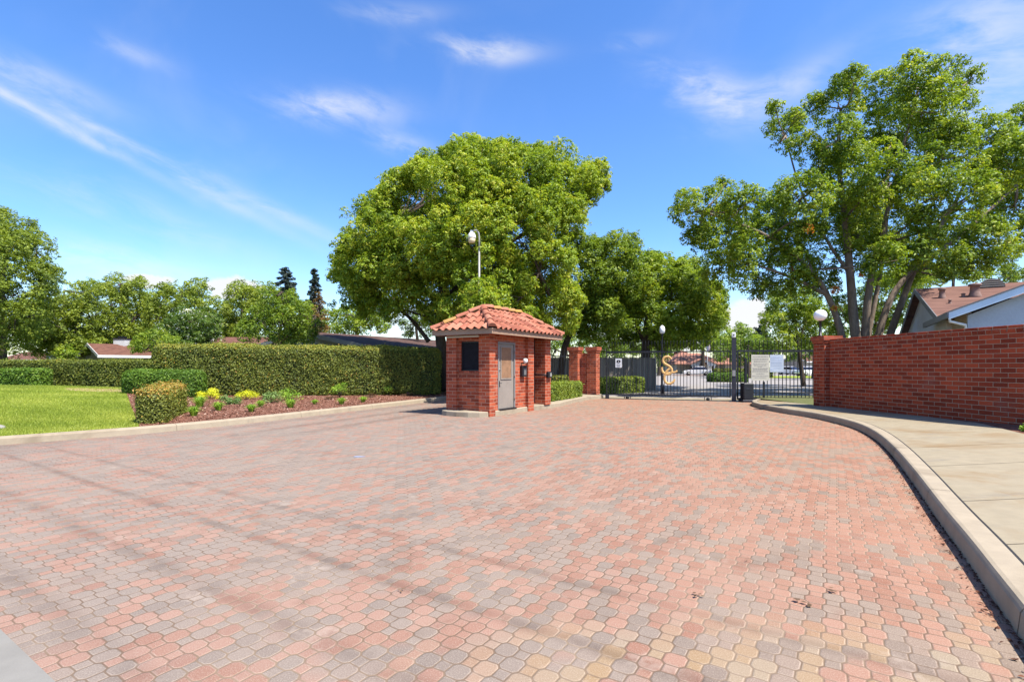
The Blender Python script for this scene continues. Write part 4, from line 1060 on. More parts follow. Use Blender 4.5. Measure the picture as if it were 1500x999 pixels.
shrub('yellow_shrub', 'bright yellow low shrub nearest the orange hedges', 307, 584, 24, 17, 'yellowplant', 1500, .022, 40, GP)
shrub('yellow_shrub', 'bright yellow low shrub further right beside the grey green shrub', 361, 585, 23, 16, 'yellowplant', 1400, .022, 41, GP)
shrub('leafy_shrub', 'grey green shrub between the two yellow shrubs', 337, 592, 21, 15, 'greyplant', 900, .03, 42, GP)
shrub('leafy_shrub', 'broad grey green shrub right of the yellow shrubs', 398, 590, 20, 19, 'greyplant', 900, .03, 43, GP)
shrub('leafy_shrub', 'light green shrub touching the broad grey green shrub', 425, 586, 17, 21, 'limeplant', 650, .03, 44, GP)
shrub('young_shrub', 'light green young shrub on a thin stem before the tall hedge middle', 497.5, 582, 14, 15, 'limeplant', 600, .03, 45, GP, .5)
shrub('young_shrub', 'light green young shrub at the sunlit end of the tall hedge', 568, 579, 13, 17, 'limeplant', 600, .03, 46, GP, .3)
shrub('young_shrub', 'darker young shrub in the shade close to the booth', 628, 578, 10, 10, 'greyplant', 500, .03, 47, GP, .2)
for i, (px, py, r, lab) in enumerate([(484, 585, 12, 'low brown withered plant left of the first staked shrub'), (545, 582, 13, 'low brown withered plant between two young shrubs'), (597, 580, 13, 'low brown withered plant at the shaded hedge foot')]):
    shrub('dry_plant', lab, px, py, r, 7, 'brownplant', 300, .02, 50+i, GP)
shrub('corner_shrub', 'bright green low shrub at the foot of the long brick wall', 1503, 632, 11, 11, 'limeplant', 400, .03, 60, None, g0=G(1503, 632, .262))
def onstrip(px, py):
    return G(px, py, .27)
# stones, litter, survey mark
g = GB(1.0, 628); m = MB(); m.lathe((g.x-.05, g.y, g.z-.03), [(.10, 0), (.12, .04), (.09, .09), (.04, .11), (.004, .115)], 9); tag(m.build('stone', M['stone']), 'pale stone at the very left of the lawn near the kerb', 'stone')
g = G(526, 669); m = MB(); m.prism([(g.x+dx, g.y+dy) for dx, dy in ((-.09, -.02), (-.02, -.04), (.07, -.02), (.10, .02), (.03, .03), (-.03, .045), (-.08, .02))], .001, .006); tag(m.build('painted_mark', M['bluemark']), 'small faded blue survey mark on the paving', 'painted mark')
rs = random.Random(9)
for i, (px, py, s, lab) in enumerate([(1020, 871, .035, 'curled brown leaf on the paving in front of the gate side'), (1095, 822, .02, 'small dark leaf scrap on the paving nearest the kerb bend'), (1178, 882, .05, 'brown leaf clump lying on the near paving'), (1225, 866, .04, 'brown twiggy debris on the paving left of the kerb'), (585, 866, .022, 'small dark clod on the middle of the near paving')]):
    g = G(px, py, .006); m = MB()
    for _ in range(5):
        a = rs.uniform(0, 6.28); c = g+Vector((rs.uniform(-s, s), rs.uniform(-s, s), rs.uniform(.004, .014))); d = Vector((math.cos(a), math.sin(a), rs.uniform(-.05, .15)))*s*.45; e = Vector((-math.sin(a), math.cos(a), 0))*s*.25
        m.add([c-d, c+e, c+d, c-e], [(0, 1, 2, 3)])
    tag(m.build('dead_leaf', M['litter']), lab, 'leaf litter')
# dirt and leaf litter caught in the gutter along the right kerb
n = 2600; pts = resample(smooth(RK, 2), .02); ii = RNG.integers(0, len(pts)-1, n); pp = np.array([pts[i] for i in ii]); dd = np.array([(pts[i+1][0]-pts[i][0], pts[i+1][1]-pts[i][1], 0) for i in ii]); dd = unit(dd)
off = RNG.random(n)**2.2*.10+.004
p3 = np.concatenate([pp, np.full((n, 1), .006)], 1)+np.stack([dd[:, 1], -dd[:, 0], 0*off], 1)*off[:, None]*-1.0*-1.0
p3 = np.concatenate([pp, RNG.uniform(.004, .014, (n, 1))], 1); nrmv = np.stack([dd[:, 1]*-1, dd[:, 0], 0*off], 1)
p3 -= nrmv*off[:, None]
vs, fs, ti = leafquads(p3, RNG.normal(0, .3, (n, 3))+np.array([0, 0, 1]), RNG.uniform(.006, .018, n), .5, RNG, RNG.uniform(0, .5, n))
tag(link('gutter_litter', np_mesh('gutter_litter', vs, fs, ti), M['chips']), kind='stuff')

# ================================================================== trees
# great camphor behind the booth
Yc = 25.4
b1 = blobs3d([(700, 268, 58), (762, 258, 48), (640, 275, 52), (588, 308, 46), (822, 268, 46), (858, 268, 34), (806, 305, 46), (548, 345, 48), (524, 392, 36), (602, 370, 60), (682, 352, 66), (760, 350, 56), (532, 425, 34), (590, 425, 42),
     (660, 425, 58), (740, 425, 58), (800, 395, 48), (805, 445, 42), (690, 250, 44), (722, 232, 26), (664, 232, 22), (792, 236, 25), (872, 258, 22), (842, 300, 26), (515, 360, 26), (612, 262, 26), (560, 300, 26), (760, 468, 30), (640, 330, 46), (720, 300, 46), (780, 320, 44), (640, 390, 46), (720, 395, 46), (560, 385, 40), (700, 470, 30), (640, 458, 26), (835, 330, 26), (700, 225, 22), (750, 228, 22), (625, 240, 20), (580, 270, 22), (512, 432, 26), (504, 405, 20), (548, 448, 24), (530, 452, 16), (575, 452, 20), (498, 380, 14), (612, 250, 14), (690, 215, 13), (740, 215, 12), (770, 222, 12), (650, 228, 12), (885, 275, 12), (878, 240, 10), (560, 285, 14), (540, 312, 14), (830, 440, 26), (835, 470, 22), (790, 480, 24)],
     Yc, (690, 350), (205, 150), .60)+blobs3d([(694, 440, 24, -5.0), (722, 446, 26, -5.0), (708, 424, 15, -5.4), (668, 450, 22, -4.6), (760, 440, 26, -4.2), (703, 432, 17, -6.4), (699, 452, 18, -6.4), (712, 447, 15, -6.5)], Yc)
tb = Vector((-3.1, 24.6, .3))
st = [([tb, P(640, 470, 24.6), P(648, 430, 24.4), P(660, 370, 24.2), P(690, 300, 24)], .34, .07), ([P(640, 480, 24.6), P(615, 445, 24.2), P(590, 425, 24), P(560, 390, 23.6)], .17, .05), ([P(628, 500, 24.5), P(605, 470, 24.6), P(585, 452, 25), P(560, 440, 25.2)], .13, .04),
      ([P(644, 450, 24.5), P(690, 400, 24.5), P(740, 360, 25), P(800, 320, 25)], .2, .05), ([P(642, 465, 24.5), P(690, 430, 23.5), P(740, 410, 22.5), P(790, 400, 22)], .16, .05), ([P(650, 430, 24.4), P(620, 350, 25), P(590, 320, 25.5)], .15, .04)]
tree('camphor_tree', 'great round camphor tree with bright crown rising behind the booth', tb, b1, 'camphor', .064, .62, st, 'darkbark', 1, sub=.33, tint0=.60, ts=.13)
# leaning tree right of it
b2 = blobs3d([(868, 378, 30), (905, 372, 30), (925, 360, 18), (880, 408, 30), (912, 405, 34), (858, 440, 26), (845, 352, 14), (838, 375, 16), (882, 450, 30), (862, 480, 26), (900, 470, 24), (836, 480, 22)], 29, (880, 420), (60, 75), .7)
tb = P(818, 540, 29); tb.z = .2
st = [([tb, P(828, 498, 29), P(850, 462, 29), P(874, 435, 29), P(884, 400, 29)], .26, .08), ([P(862, 448, 29), P(895, 415, 29), P(910, 385, 29)], .13, .04)]
tree('camphor_tree', 'leaning tree whose dark slanted limb rises past the booth roof', tb, b2, 'leaf', .072, .55, st, 'darkbark', 2, tint0=.58)
b3 = blobs3d([(962, 408, 36), (935, 430, 36), (1005, 412, 34), (1040, 440, 30), (985, 445, 46), (940, 465, 34), (1028, 468, 32), (990, 480, 28), (915, 450, 30), (1050, 465, 18), (955, 385, 18), (905, 497, 20), (930, 500, 18), (885, 490, 20), (965, 500, 18), (1002, 498, 18), (1030, 494, 16)], 33, (980, 440), (90, 65), .8)
tb = P(946, 560, 32); tb.z = .05
st = [([tb, P(946, 510, 32), P(948, 470, 32), P(960, 430, 32)], .42, .12), ([P(946, 500, 32), P(975, 465, 32), P(1010, 440, 32)], .2, .06), ([P(946, 505, 32), P(930, 470, 32), P(925, 440, 32)], .2, .06)]
tree('camphor_tree', 'dense shade tree with thick dark trunk just inside the gate', tb, b3, 'camphor', .078, .6, st, 'darkbark', 3, tint0=.48)
# big tree behind the right wall
Yr = 24.2
b4 = [(1340, 112, 36), (1300, 140, 36), (1385, 122, 32), (1428, 112, 13), (1356, 165, 44), (1300, 195, 42), (1148, 190, 26), (1136, 160, 12), (1228, 150, 34), (1222, 205, 40), (1255, 112, 16), (1175, 215, 24), (1190, 150, 16), (1166, 172, 14), (1410, 150, 18),
      (1018, 310, 34), (1052, 300, 28), (1090, 305, 34), (1060, 342, 40), (1000, 296, 16), (1130, 318, 36), (1062, 270, 12), (1095, 385, 42), (1050, 392, 32), (1145, 400, 38), (1020, 345, 18), (1110, 345, 36),
      (1240, 262, 52), (1305, 258, 52), (1225, 330, 52), (1175, 285, 40), (1315, 325, 48), (1170, 350, 36), (1270, 370, 40),
      (1395, 225, 42), (1450, 200, 36), (1488, 232, 46), (1420, 292, 46), (1480, 305, 44), (1450, 350, 42), (1395, 345, 40), (1392, 388, 28), (1500, 170, 22), (1525, 270, 50), (1340, 385, 34), (1200, 395, 28), (1540, 200, 40), (1520, 340, 40), (1430, 395, 22), (1478, 372, 20), (1265, 310, 42), (1345, 290, 42), (1370, 250, 40), (1280, 225, 36), (1150, 360, 32), (1205, 250, 28), (1440, 260, 34), (1370, 190, 34), (1115, 420, 22), (1175, 415, 20), (1300, 385, 32), (1360, 365, 32), (1210, 420, 20), (1325, 405, 22), (1260, 345, 30)]
rs = random.Random(21); bl = []
for px, py, r in b4:
    q = 1-((px-1270)/290)**2-((py-260)/190)**2; th = math.sqrt(max(q, .02))*5.2
    Yb = Yr+rs.uniform(-1, 1)*th*.8
    bl.append((P(px, py, Yb), r/F*Yb*1.04))
ex = [(P(1223, 425, Yr-.6), .22, 70, .985), (P(1270, 388, Yr-.6), .20, 60, .985), (P(1222, 452, Yr-.5), .16, 40, .98), (P(1160, 395, Yr-.4), .18, 40, .98), (P(1185, 335, Yr-2.2), .25, 50, .97), (P(1262, 403, Yr-.6), .14, 30, .98)]
R = lambda px, py, d=0: P(px, py, Yr+d)
tb = Vector((16.5, 24.4, .2))
st = [([R(1262, 530), R(1252, 490), R(1246, 410), R(1238, 320), R(1226, 230), R(1232, 160)], .30, .05), ([R(1266, 505), R(1272, 420, -.2), R(1288, 360, -.3), R(1312, 260, -.4), R(1345, 130, -.5)], .22, .04),
      ([R(1240, 520), R(1222, 450, -.1), R(1190, 395, -.4), R(1130, 345, -.8), R(1030, 310, -1)], .20, .04), ([R(1212, 432, -.2), R(1165, 408, -.5), R(1100, 385, -.8)], .12, .03), ([R(1280, 520, .3), R(1300, 440, .3), R(1335, 395, .4), R(1410, 345, .6), R(1490, 270, .8)], .21, .04),
      ([R(1295, 515, .5), R(1325, 430, .6), R(1350, 370, .8), R(1400, 300, .8), R(1440, 210, 1)], .20, .04), ([R(1270, 500, .4), R(1290, 400, .6), R(1300, 330, .8), R(1300, 220, 1)], .14, .035), ([R(1244, 400), R(1215, 360, .3), R(1175, 290, .6), R(1150, 200, .8)], .10, .025)]
tree('camphor_tree', 'tall many stemmed camphor tree spreading over the right brick wall', tb, bl, 'camphor', .068, .52, st, 'bark', 4, sub=.37, tint0=.48, ts=.13, extra=ex)
# left edge and the row beyond the lawn
b5 = blobs3d([(18, 345, 34), (52, 365, 26), (0, 385, 50), (62, 405, 26), (24, 425, 46), (-45, 360, 62), (68, 432, 18), (40, 465, 34), (-35, 450, 60), (20, 495, 28), (-70, 400, 60), (78, 400, 12), (44, 330, 10), (-15, 325, 30)], 36, (-20, 420), (110, 110), .6)
tb = P(2, 540, 36); tb.z = .4
tree('shade_tree', 'large dark tree cut off by the left edge of the photo', tb, b5, 'rowleaf', .080, .36, [([tb, P(4, 480, 36), P(0, 420, 36), P(10, 370, 36)], .35, .1), ([P(4, 490, 36), P(40, 450, 36), P(55, 420, 36)], .16, .05)], 'darkbark', 5, sub=.33, tint0=.45)
ROW = [('plane_tree', 'lower leafy tree filling the gap below the white cloud', 58, [(330, 470, 16), (325, 490, 18), (345, 500, 14), (310, 500, 14), (335, 452, 10)], (330, 520), 'rowleaf', .5),
       ('plane_tree', 'leafy tree filling the gap before the dark conifers', 60, [(430, 452, 12), (450, 460, 14), (475, 465, 12), (460, 482, 16), (440, 480, 16), (482, 485, 14), (420, 470, 14)], (455, 525), 'rowleaf', .5),
       ('plane_tree', 'leafy tree between the tall chimney tree and the cloud', 58, [(215, 440, 14), (225, 455, 16), (210, 470, 16), (222, 485, 16)], (218, 520), 'rowleaf', .46),
       ('bushy_tree', 'screen tree glimpsed between the booth roof and the gate pillars', 62, [(790, 505, 16), (815, 500, 16), (840, 505, 16), (865, 508, 16), (890, 505, 16), (800, 522, 12), (850, 524, 14), (880, 522, 14), (910, 512, 14)], (850, 545), 'leaf', .42),
       ('bushy_tree', 'dark leafy screen tree behind the gate post and notices', 66, [(1070, 512, 15), (1095, 508, 16), (1120, 506, 15), (1055, 520, 12), (1085, 524, 14), (1110, 522, 14), (1135, 518, 13)], (1096, 548), 'leaf', .38),
       ('bushy_tree', 'shaded tree left of the clubhouse roof', 80, [(975, 512, 14), (955, 515, 14), (990, 505, 12), (940, 520, 12), (968, 526, 12)], (966, 545), 'leaf', .38),
       ('plane_tree', 'leafy tree just right of the dark left edge tree', 46, [(95, 455, 26), (118, 436, 24), (135, 425, 18), (76, 470, 24), (110, 480, 28), (60, 495, 24), (92, 498, 20), (130, 462, 26), (48, 462, 20)], (112, 520), 'rowleaf', .5),
       ('plane_tree', 'tall crowned tree above the white chimney in the left row', 54, [(176, 420, 20), (195, 432, 20), (168, 448, 26), (200, 462, 26), (160, 478, 26), (186, 490, 24), (155, 425, 12), (205, 415, 10), (150, 500, 16)], (180, 520), 'rowleaf', .52),
       ('plane_tree', 'dense tree left of the white cloud in the left row', 50, [(290, 425, 18), (270, 442, 24), (240, 445, 24), (306, 450, 20), (245, 425, 12), (228, 470, 22), (296, 470, 22)], (262, 520), 'rowleaf', .48),
       ('blossom_tree', 'green tree dotted with white blossom above the tall hedge', 42, [(285, 470, 24), (260, 480, 22), (300, 490, 20), (275, 498, 18), (240, 490, 16), (312, 475, 14)], (280, 520), 'blossomleaf', .5),
       ('plane_tree', 'airy tree right of the white cloud in the left row', 56, [(348, 424, 14), (362, 440, 20), (382, 430, 18), (345, 455, 18), (376, 458, 22), (335, 472, 20), (355, 485, 22), (338, 435, 9)], (360, 520), 'rowleaf', .56),
       ('bushy_tree', 'round light green bushy tree low behind the hedge corner', 36, [(232, 497, 17), (212, 502, 14), (250, 505, 14), (200, 508, 10)], (228, 530), 'leaf', .62),
       ('garden_tree', 'fuller garden tree with dark trunk standing behind the tall hedge', 26, [(400, 450, 22), (420, 445, 20), (438, 460, 22), (385, 470, 22), (410, 475, 26), (440, 482, 18), (365, 485, 18), (425, 495, 14), (395, 428, 12), (375, 462, 14), (450, 492, 13), (410, 495, 14), (462, 478, 11)], (391, 545), 'leaf', .5),
       ('bushy_tree', 'yellow green tree touching the left of the great camphor', 40, [(515, 462, 18), (540, 468, 18), (500, 478, 16), (560, 478, 12), (525, 482, 18), (492, 462, 10)], (522, 530), 'yellowleaf', .45),
       ('bushy_tree', 'dark sparse tree under the camphor limbs against the sky', 38, [(612, 470, 13), (625, 482, 14), (598, 486, 9), (618, 456, 8), (590, 474, 6)], (618, 540), 'leaf', .25),
       ('bushy_tree', 'bright lime bush between the two left chimneys', 40, [(97, 513, 10), (107, 519, 7), (88, 520, 8), (100, 523, 10)], (102, 540), 'yellowleaf', .42),
       ('bushy_tree', 'yellow green tree behind the gate right of the road', 36, [(1150, 448, 28), (1135, 470, 24), (1178, 440, 24), (1172, 472, 28), (1150, 495, 24), (1195, 465, 22), (1190, 500, 18), (1140, 432, 14)], (1177, 565), 'yellowleaf', .45),
       ('bushy_tree', 'yellow green tree glowing behind the right tree stems', 33, [(1290, 430, 32), (1325, 420, 24), (1225, 462, 26), (1260, 450, 26), (1320, 460, 24), (1225, 490, 20), (1350, 405, 18), (1285, 475, 24)], (1275, 545), 'yellowleaf', .40),
       ('bushy_tree', 'yellow green tree peeping over the brown house roof', 44, [(1375, 402, 18), (1400, 398, 15), (1350, 410, 16), (1420, 405, 12), (1440, 400, 12)], (1390, 520), 'yellowleaf', .45),
       ('bushy_tree', 'small tree top at the right edge beyond the roof ridge', 50, [(1478, 394, 9), (1470, 402, 9), (1495, 402, 10), (1480, 410, 10)], (1480, 520), 'leaf', .5),
       ('plane_tree', 'pale green tree far beyond the gate post', 75, [(1075, 495, 14), (1092, 492, 12), (1062, 505, 14), (1105, 500, 12), (1085, 480, 8), (1078, 515, 16), (1100, 515, 14)], (1082, 540), 'yellowleaf', .4),
       ('plane_tree', 'mid green tree behind the clubhouse roof', 100, [(1040, 490, 16), (1015, 485, 14), (1055, 480, 12), (1025, 502, 16), (1050, 505, 14), (990, 500, 16)], (1030, 535), 'leaf', .55),
       ('plane_tree', 'tree behind the clubhouse hidden by the thick dark trunk', 95, [(960, 500, 18), (930, 505, 18), (985, 510, 14), (905, 515, 16)], (950, 535), 'leaf', .5),
       ('bushy_tree', 'dark tree shading the parked cars beyond the notices', 58, [(1200, 505, 18), (1178, 515, 14), (1225, 510, 20), (1160, 520, 10), (1205, 525, 14)], (1192, 555), 'leaf', .35)]
for i, (nm, lab, Y, bl, (tx, ty), mat, t0) in enumerate(ROW):
    if tx < 480 and Y > 40: bl = bl+[(xx, 500+(k%2)*8, 19) for k, xx in enumerate(range(min(q[0] for q in bl), max(q[0] for q in bl), 17))]
    xs = [q[0] for q in bl]; ys_ = [q[1] for q in bl]; cx, cy = sum(xs)/len(xs), sum(ys_)/len(ys_)
    bb = blobs3d(bl, Y, (cx, cy), (max(xs)-min(xs)+20, max(ys_)-min(ys_)+20), .55)
    tb = P(tx, ty, Y); tb.z = .05 if tx > 700 else .4
    st = [([tb, tb*.5+P(cx, cy, Y)*.5, P(cx, cy, Y), P(cx, min(ys_), Y)], .0055*Y, .001*Y)]
    if len(bl) > 6: st.append(([tb*.4+P(cx, cy, Y)*.6, P(min(xs)*.6+cx*.4, cy, Y), P(min(xs), cy-8, Y)], .0025*Y, .0008*Y)); st.append(([tb*.4+P(cx, cy, Y)*.6, P(max(xs)*.6+cx*.4, cy, Y), P(max(xs), cy-8, Y)], .0025*Y, .0008*Y))
    tree(nm, lab, tb, bb, mat, .0018*Y+.012, .40, st, 'darkbark', 30+i, sub=.33, tint0=t0+.06, group='trees beyond the tall hedge' if tx < 480 else 'trees beyond the gate' if 700 < tx < 1220 else None)
# conifers
def conifer(label, px, ytop, ybot, Y, wpx, seed, name='pine_tree', mat='needle', bark='darkbark', cone=1.0, dens=1.0):
    rng = np.random.default_rng(seed); base = P(px, 545, Y); base.z = .4; top = P(px, ytop, Y); bot = P(px, ybot, Y)
    t = empty(name, base, label, 'tree', 'dark conifers' if name == 'pine_tree' else None); m = MB(); m.tube([base, bot, top], [.012*Y*.35, .009*Y*.3, .02], 7)
    cen = []; rad = []; n = 26
    for i in range(n):
        f = i/(n-1); z = top.z-.02*Y*.3-(top.z-bot.z)*f; w = wpx/F*Y*(min(1, (.22+1.0*f) if cone > .5 else .35+1.6*f*(1.25-f)))
        for k in range(5):
            a = rng.random()*6.283; rr = w*rng.uniform(.35, 1.0); c = Vector((top.x+math.cos(a)*rr, top.y+math.sin(a)*rr, z+rng.normal()*.004*Y-rr*.12))
            cen.append(c); rad.append(max(.004*Y, w*rng.uniform(.22, .36)))
            if k < 3: m.tube([(top.x, top.y, z+.1), c], [.0012*Y, .0005*Y], 4)
    m.build('trunk', M[bark], t)
    cen = np.array(cen); rad = np.array(rad); Lf = .0022*Y; nn = int(dens*.8*sum(4*math.pi*r*r for r in rad)/(2*Lf*Lf*.4))
    vs, fs, ti = cluster_leaves(cen, rad, nn, Lf, rng, shell=.25, squash=.6, ratio=.3)
    link('crown', np_mesh('crown', vs, fs, ti), M[mat], t)
conifer('taller fuller dark conifer on the skyline', 418, 391, 445, 78, 15, 70, cone=0)
conifer('slimmer dark conifer on the skyline right of the fuller one', 461, 393, 455, 78, 13, 71)
conifer('dark conifer beyond the gate beside the white cloud', 1113, 476, 520, 90, 16, 72, cone=0)
conifer('thin rusty brown tree in front of the slim conifer', 467, 428, 498, 33, 20, 73, 'rusty_tree', 'rustleaf', cone=1, dens=.22)

# ================================================================== houses
def gable_house(name, label, corner, ux, length, width, ze, zr, roofm, wallm, trimm, ov=.35, base=.3, win=True):
    """corner: near eave corner (plan); ridge runs along ux, the house lies to the left of ux"""
    c = Vector((corner[0], corner[1], 0)); u = Vector((ux[0], ux[1], 0)).normalized(); g = Vector((-u.y, u.x, 0))
    t = empty(name, (c.x, c.y, base), label, 'house'); k = (zr-ze)/(width/2)
    def q(a, b, z): return c+u*a+g*b+Vector((0, 0, z))
    m = MB(); i = ov
    prof = [q(i, i, base), q(i, width-i, base), q(i, width-i, ze+k*i-.06), q(i, width/2, zr-.06), q(i, i, ze+k*i-.06)]
    m.extrude(prof, u*(length-2*i)); m.build('wall', M[wallm], t)
    m = MB(); th = .10
    for b0, b1, z0, z1 in ((0, width/2, ze, zr), (width, width/2, ze, zr)):
        m.add([q(0, b0, z0), q(length, b0, z0), q(length, b1, z1), q(0, b1, z1), q(0, b0, z0-th), q(length, b0, z0-th), q(length, b1, z1-th), q(0, b1, z1-th)], [(0, 1, 2, 3), (7, 6, 5, 4), (0, 4, 5, 1), (1, 5, 6, 2), (3, 2, 6, 7), (0, 3, 7, 4)])
    rf = m.build('roof', M[roofm], t)
    m = MB()
    for a in (-.03, length):
        for b0, b1 in ((0, width/2), (width, width/2)):
            m.extrude([q(a, b0, ze+.03), q(a, b1, zr+.03), q(a, b1, zr-.22), q(a, b0, ze-.22)], u*.028)
    for b in (-.028, width):
        m.extrude([q(0, b, ze+.0), q(length, b, ze+.0), q(length, b, ze-.20), q(0, b, ze-.20)], g*.026)
    m.build('fascia', M[trimm], t)
    if win:
        for a in (length*.3, length*.62):
            m = MB(); m.extrude([q(a, i-.03, 1.1), q(a+1.4, i-.03, 1.1), q(a+1.4, i-.03, 2.1), q(a, i-.03, 2.1)], g*.025); m.build('window', M['glass'], t)
    return t, rf, q
def chimney(rf, c, w_, z0, z1, mat='whitewall'):
    m = MB(); m.box((c[0], c[1], (z0+z1)/2), (w_, w_*.8, z1-z0)); ch = m.build('chimney', M[mat], rf)
    m = MB(); m.box((c[0], c[1], z1+.04), (w_*1.12, w_*.92, .08)); m.box((c[0], c[1], z1+.16), (w_*.5, w_*.4, .16)); return ch, m
t, rf, q = gable_house('bungalow', 'low bungalow with red brown roof grey gable and white chimney beyond the lawn', (-33.0, 40.0), (.617, .787), 12, 6.5, 2.38, 3.40, 'redshingle', 'greywall', 'white')
ch, cm_ = chimney(rf, (-34.1, 43.9), .95, 3.0, 3.85); link('chimney_cap', cm_.mesh('cap'), M['black'], t)
t, rf, q = gable_house('bungalow', 'farther bungalow with white chimney against its dark gable', (-42.5, 48.0), (.617, .787), 12, 6.0, 2.5, 3.62, 'redshingle', 'greywall', 'white', win=False)
p_ = P(75.5, 510, 49.0); ch, cm_ = chimney(rf, (p_.x, p_.y), .6, .4, 3.72); link('chimney_cap', cm_.mesh('cap'), M['white'], t)
p_ = P(76, 527, 58)
gable_house('bungalow', 'farthest bungalow showing only a low red roof at the left', (-57.5, 56), (1, .05), 13, 7, 2.25, 3.2, 'redshingle', 'whitewall', 'white', win=False)
gable_house('bungalow', 'bungalow with brown roof just above the left end of the tall hedge', (-25.4, 40.5), (1, .02), 9, 6, 2.95, 4.0, 'redshingle', 'whitewall', 'white', win=False)
gable_house('bungalow', 'grey gabled bungalow with dark brown roof behind the tall hedge', (-8.0, 27.4), (.538, .843), 15, 11.9, 2.62, 3.62, 'darkshingle', 'greywall', 'greywall', win=False)

# house behind the right wall
hs = empty('stucco_house', (17, 20, .2), 'pale blue stucco house with brown roof behind the long brick wall', 'house')
A2 = Vector((.845, -.535, 0)); D2 = Vector((.496, .868, 0)).normalized(); D2 = Vector((.535, .845, 0))
E2 = Vector((14.0, 16.0, 3.2)); Zv = Vector((0, 0, 1))
def wq(a, d, z=0.0): return E2+A2*a+D2*d+Zv*(.41*a+z)
m = MB(); m.add([wq(0, 0), wq(0, 5.0), wq(4.2, 5.0), wq(4.2, 0), wq(0, 0, -.08), wq(0, 5.0, -.08), wq(4.2, 5.0, -.08), wq(4.2, 0, -.08)], [(0, 3, 2, 1), (4, 5, 6, 7), (0, 1, 5, 4), (0, 4, 7, 3), (1, 2, 6, 5)])
M0 = E2+D2*2.3; RL = 5.8; SL = .307
def mq(a, d, z=0.0): return M0+A2*a+D2*d+Zv*(SL*(d if d <= RL else 2*RL-d)+z)
for d0, d1 in ((0, RL), (RL, 2*RL)):
    m.add([mq(0, d0), mq(14, d0), mq(14, d1), mq(0, d1), mq(0, d0, -.1), mq(14, d0, -.1), mq(14, d1, -.1), mq(0, d1, -.1)], [(0, 1, 2, 3), (7, 6, 5, 4), (0, 3, 7, 4), (0, 4, 5, 1), (3, 2, 6, 7)])
hroof = m.build('roof', M['shingle'], hs)
m = MB()
m.extrude([wq(.45, .30, -.12-.185)-Zv*0, wq(4.2, .30, -.12), wq(4.2, .30, -5.0), Vector((*wq(.45, .30).xy, .1))], D2*.15)
gw = m.build('gable_wall', M['bluewall'], hs)
m = MB(); a_ = wq(.45, .46); m.extrude([Vector((a_.x, a_.y, .1)), Vector((*wq(.45, 5.0).xy, .1)), Vector((*wq(.45, 5.0).xy, 3.2)), Vector((a_.x, a_.y, 3.2))], A2*.12); m.build('side_wall', M['beige'], hs)
m = MB(); m.extrude([Vector((*mq(.3, .4).xy, .1)), Vector((*mq(.3, 2*RL-.4).xy, .1)), mq(.3, 2*RL-.4, -.11), mq(.3, RL, -.11), mq(.3, .4, -.11)], A2*.15); m.build('end_wall', M['whitewall'], hs)
m = MB(); m.extrude([wq(-.06, -.03, .03), wq(4.2, -.03, .03), wq(4.2, -.03, -.22), wq(-.06, -.03, -.22)], D2*.028); m.build('rake_board', M['bluetrim'], hs)
m = MB(); m.extrude([wq(-.07, -.05, .045), wq(4.2, -.05, .045), wq(4.2, -.05, -.0), wq(-.07, -.05, -.0)], D2*.018); m.build('drip_edge', M['greytrim'], hs)
m = MB(); m.extrude([wq(-.10, -.02, .04), wq(-.10, 4.95, .04), wq(-.10, 4.95, -.15), wq(-.10, -.02, -.15)], A2*.095); m.build('gutter', M['greytrim'], hs)
m = MB(); m.extrude([mq(-.03, 0, .03), mq(-.03, RL, .03), mq(-.03, RL, -.2), mq(-.03, 0, -.2)], A2*.028); m.extrude([mq(-.03, RL, .03), mq(-.03, 2*RL, .03), mq(-.03, 2*RL, -.2), mq(-.03, RL, -.2)], A2*.028); m.build('rake_trim', M['greytrim'], hs)
m = MB(); m.tube([wq(-.02, .06, -.16), wq(-.02, .06, -.30), wq(.38, .22, -.58), wq(.40, .24, -.75), Vector((*wq(.40, .24).xy, .3))], .042, 8); m.build('downspout', M['white'], hs)
def onroof(px, py):
    d = Vector(((px-750)/F, 1, (HZ-py)/F)); o = Vector((0, 0, CAMZ)); nrm = Zv-D2*SL
    return o+d*((M0-o).dot(nrm)/d.dot(nrm))
for nm, px, py, wp, hp, cap_ in (('vent_pipe', 1380, 436.5, 8, 15, 1), ('vent_pipe', 1428, 434, 13, 19, 1), ('vent_stub', 1391.5, 444.5, 4, 6, 0), ('vent_stub', 1411, 434.5, 5, 5, 0)):
    c = onroof(px, py); s = c.y/F; r = wp*s/2; h_ = hp*s; m = MB()
    m.lathe((c.x, c.y, c.z-.12), [(r*1.25, 0), (r*1.2, .12), (r*.9, h_*.35+.1), (r*.82, h_*.8+.1), (r*1.15, h_*.82+.1), (r*1.15, h_*.97+.1), (r*.4, h_+.12)], 16); vp = m.build(nm, M['rust'], hroof)
    m = MB(); nrm = (Zv-D2*SL).normalized(); sl_ = (D2+Zv*SL).normalized(); m.add([c+A2*x*r*2.4+sl_*y*r*2.2+nrm*.012 for x, y in ((-1, -1), (1, -1), (1, 1), (-1, 1))], [(0, 1, 2, 3)]); pass
c = onroof(1453, 421.5); s = c.y/F; m = MB(); R_ = 14.5*s; hh = 13.5*s
arc = [c+A2*(R_*math.cos(a))+Zv*(hh*math.sin(a)) for a in [math.pi*k/16 for k in range(17)]]
m.extrude(arc, D2*1.2); dv = m.build('half_round_vent', M['rust'], hroof)
m = MB()
for k in range(4):
    z = hh*(.12+.22*k); x = R_*math.sqrt(max(0, 1-(z/hh)**2))*.92
    m.extrude([c+A2*-x+Zv*z-D2*.05, c+A2*x+Zv*z-D2*.05, c+A2*x+Zv*(z+hh*.10)-D2*.05, c+A2*-x+Zv*(z+hh*.10)-D2*.05], D2*.04)
m.build('louvre', M['beige'], dv)
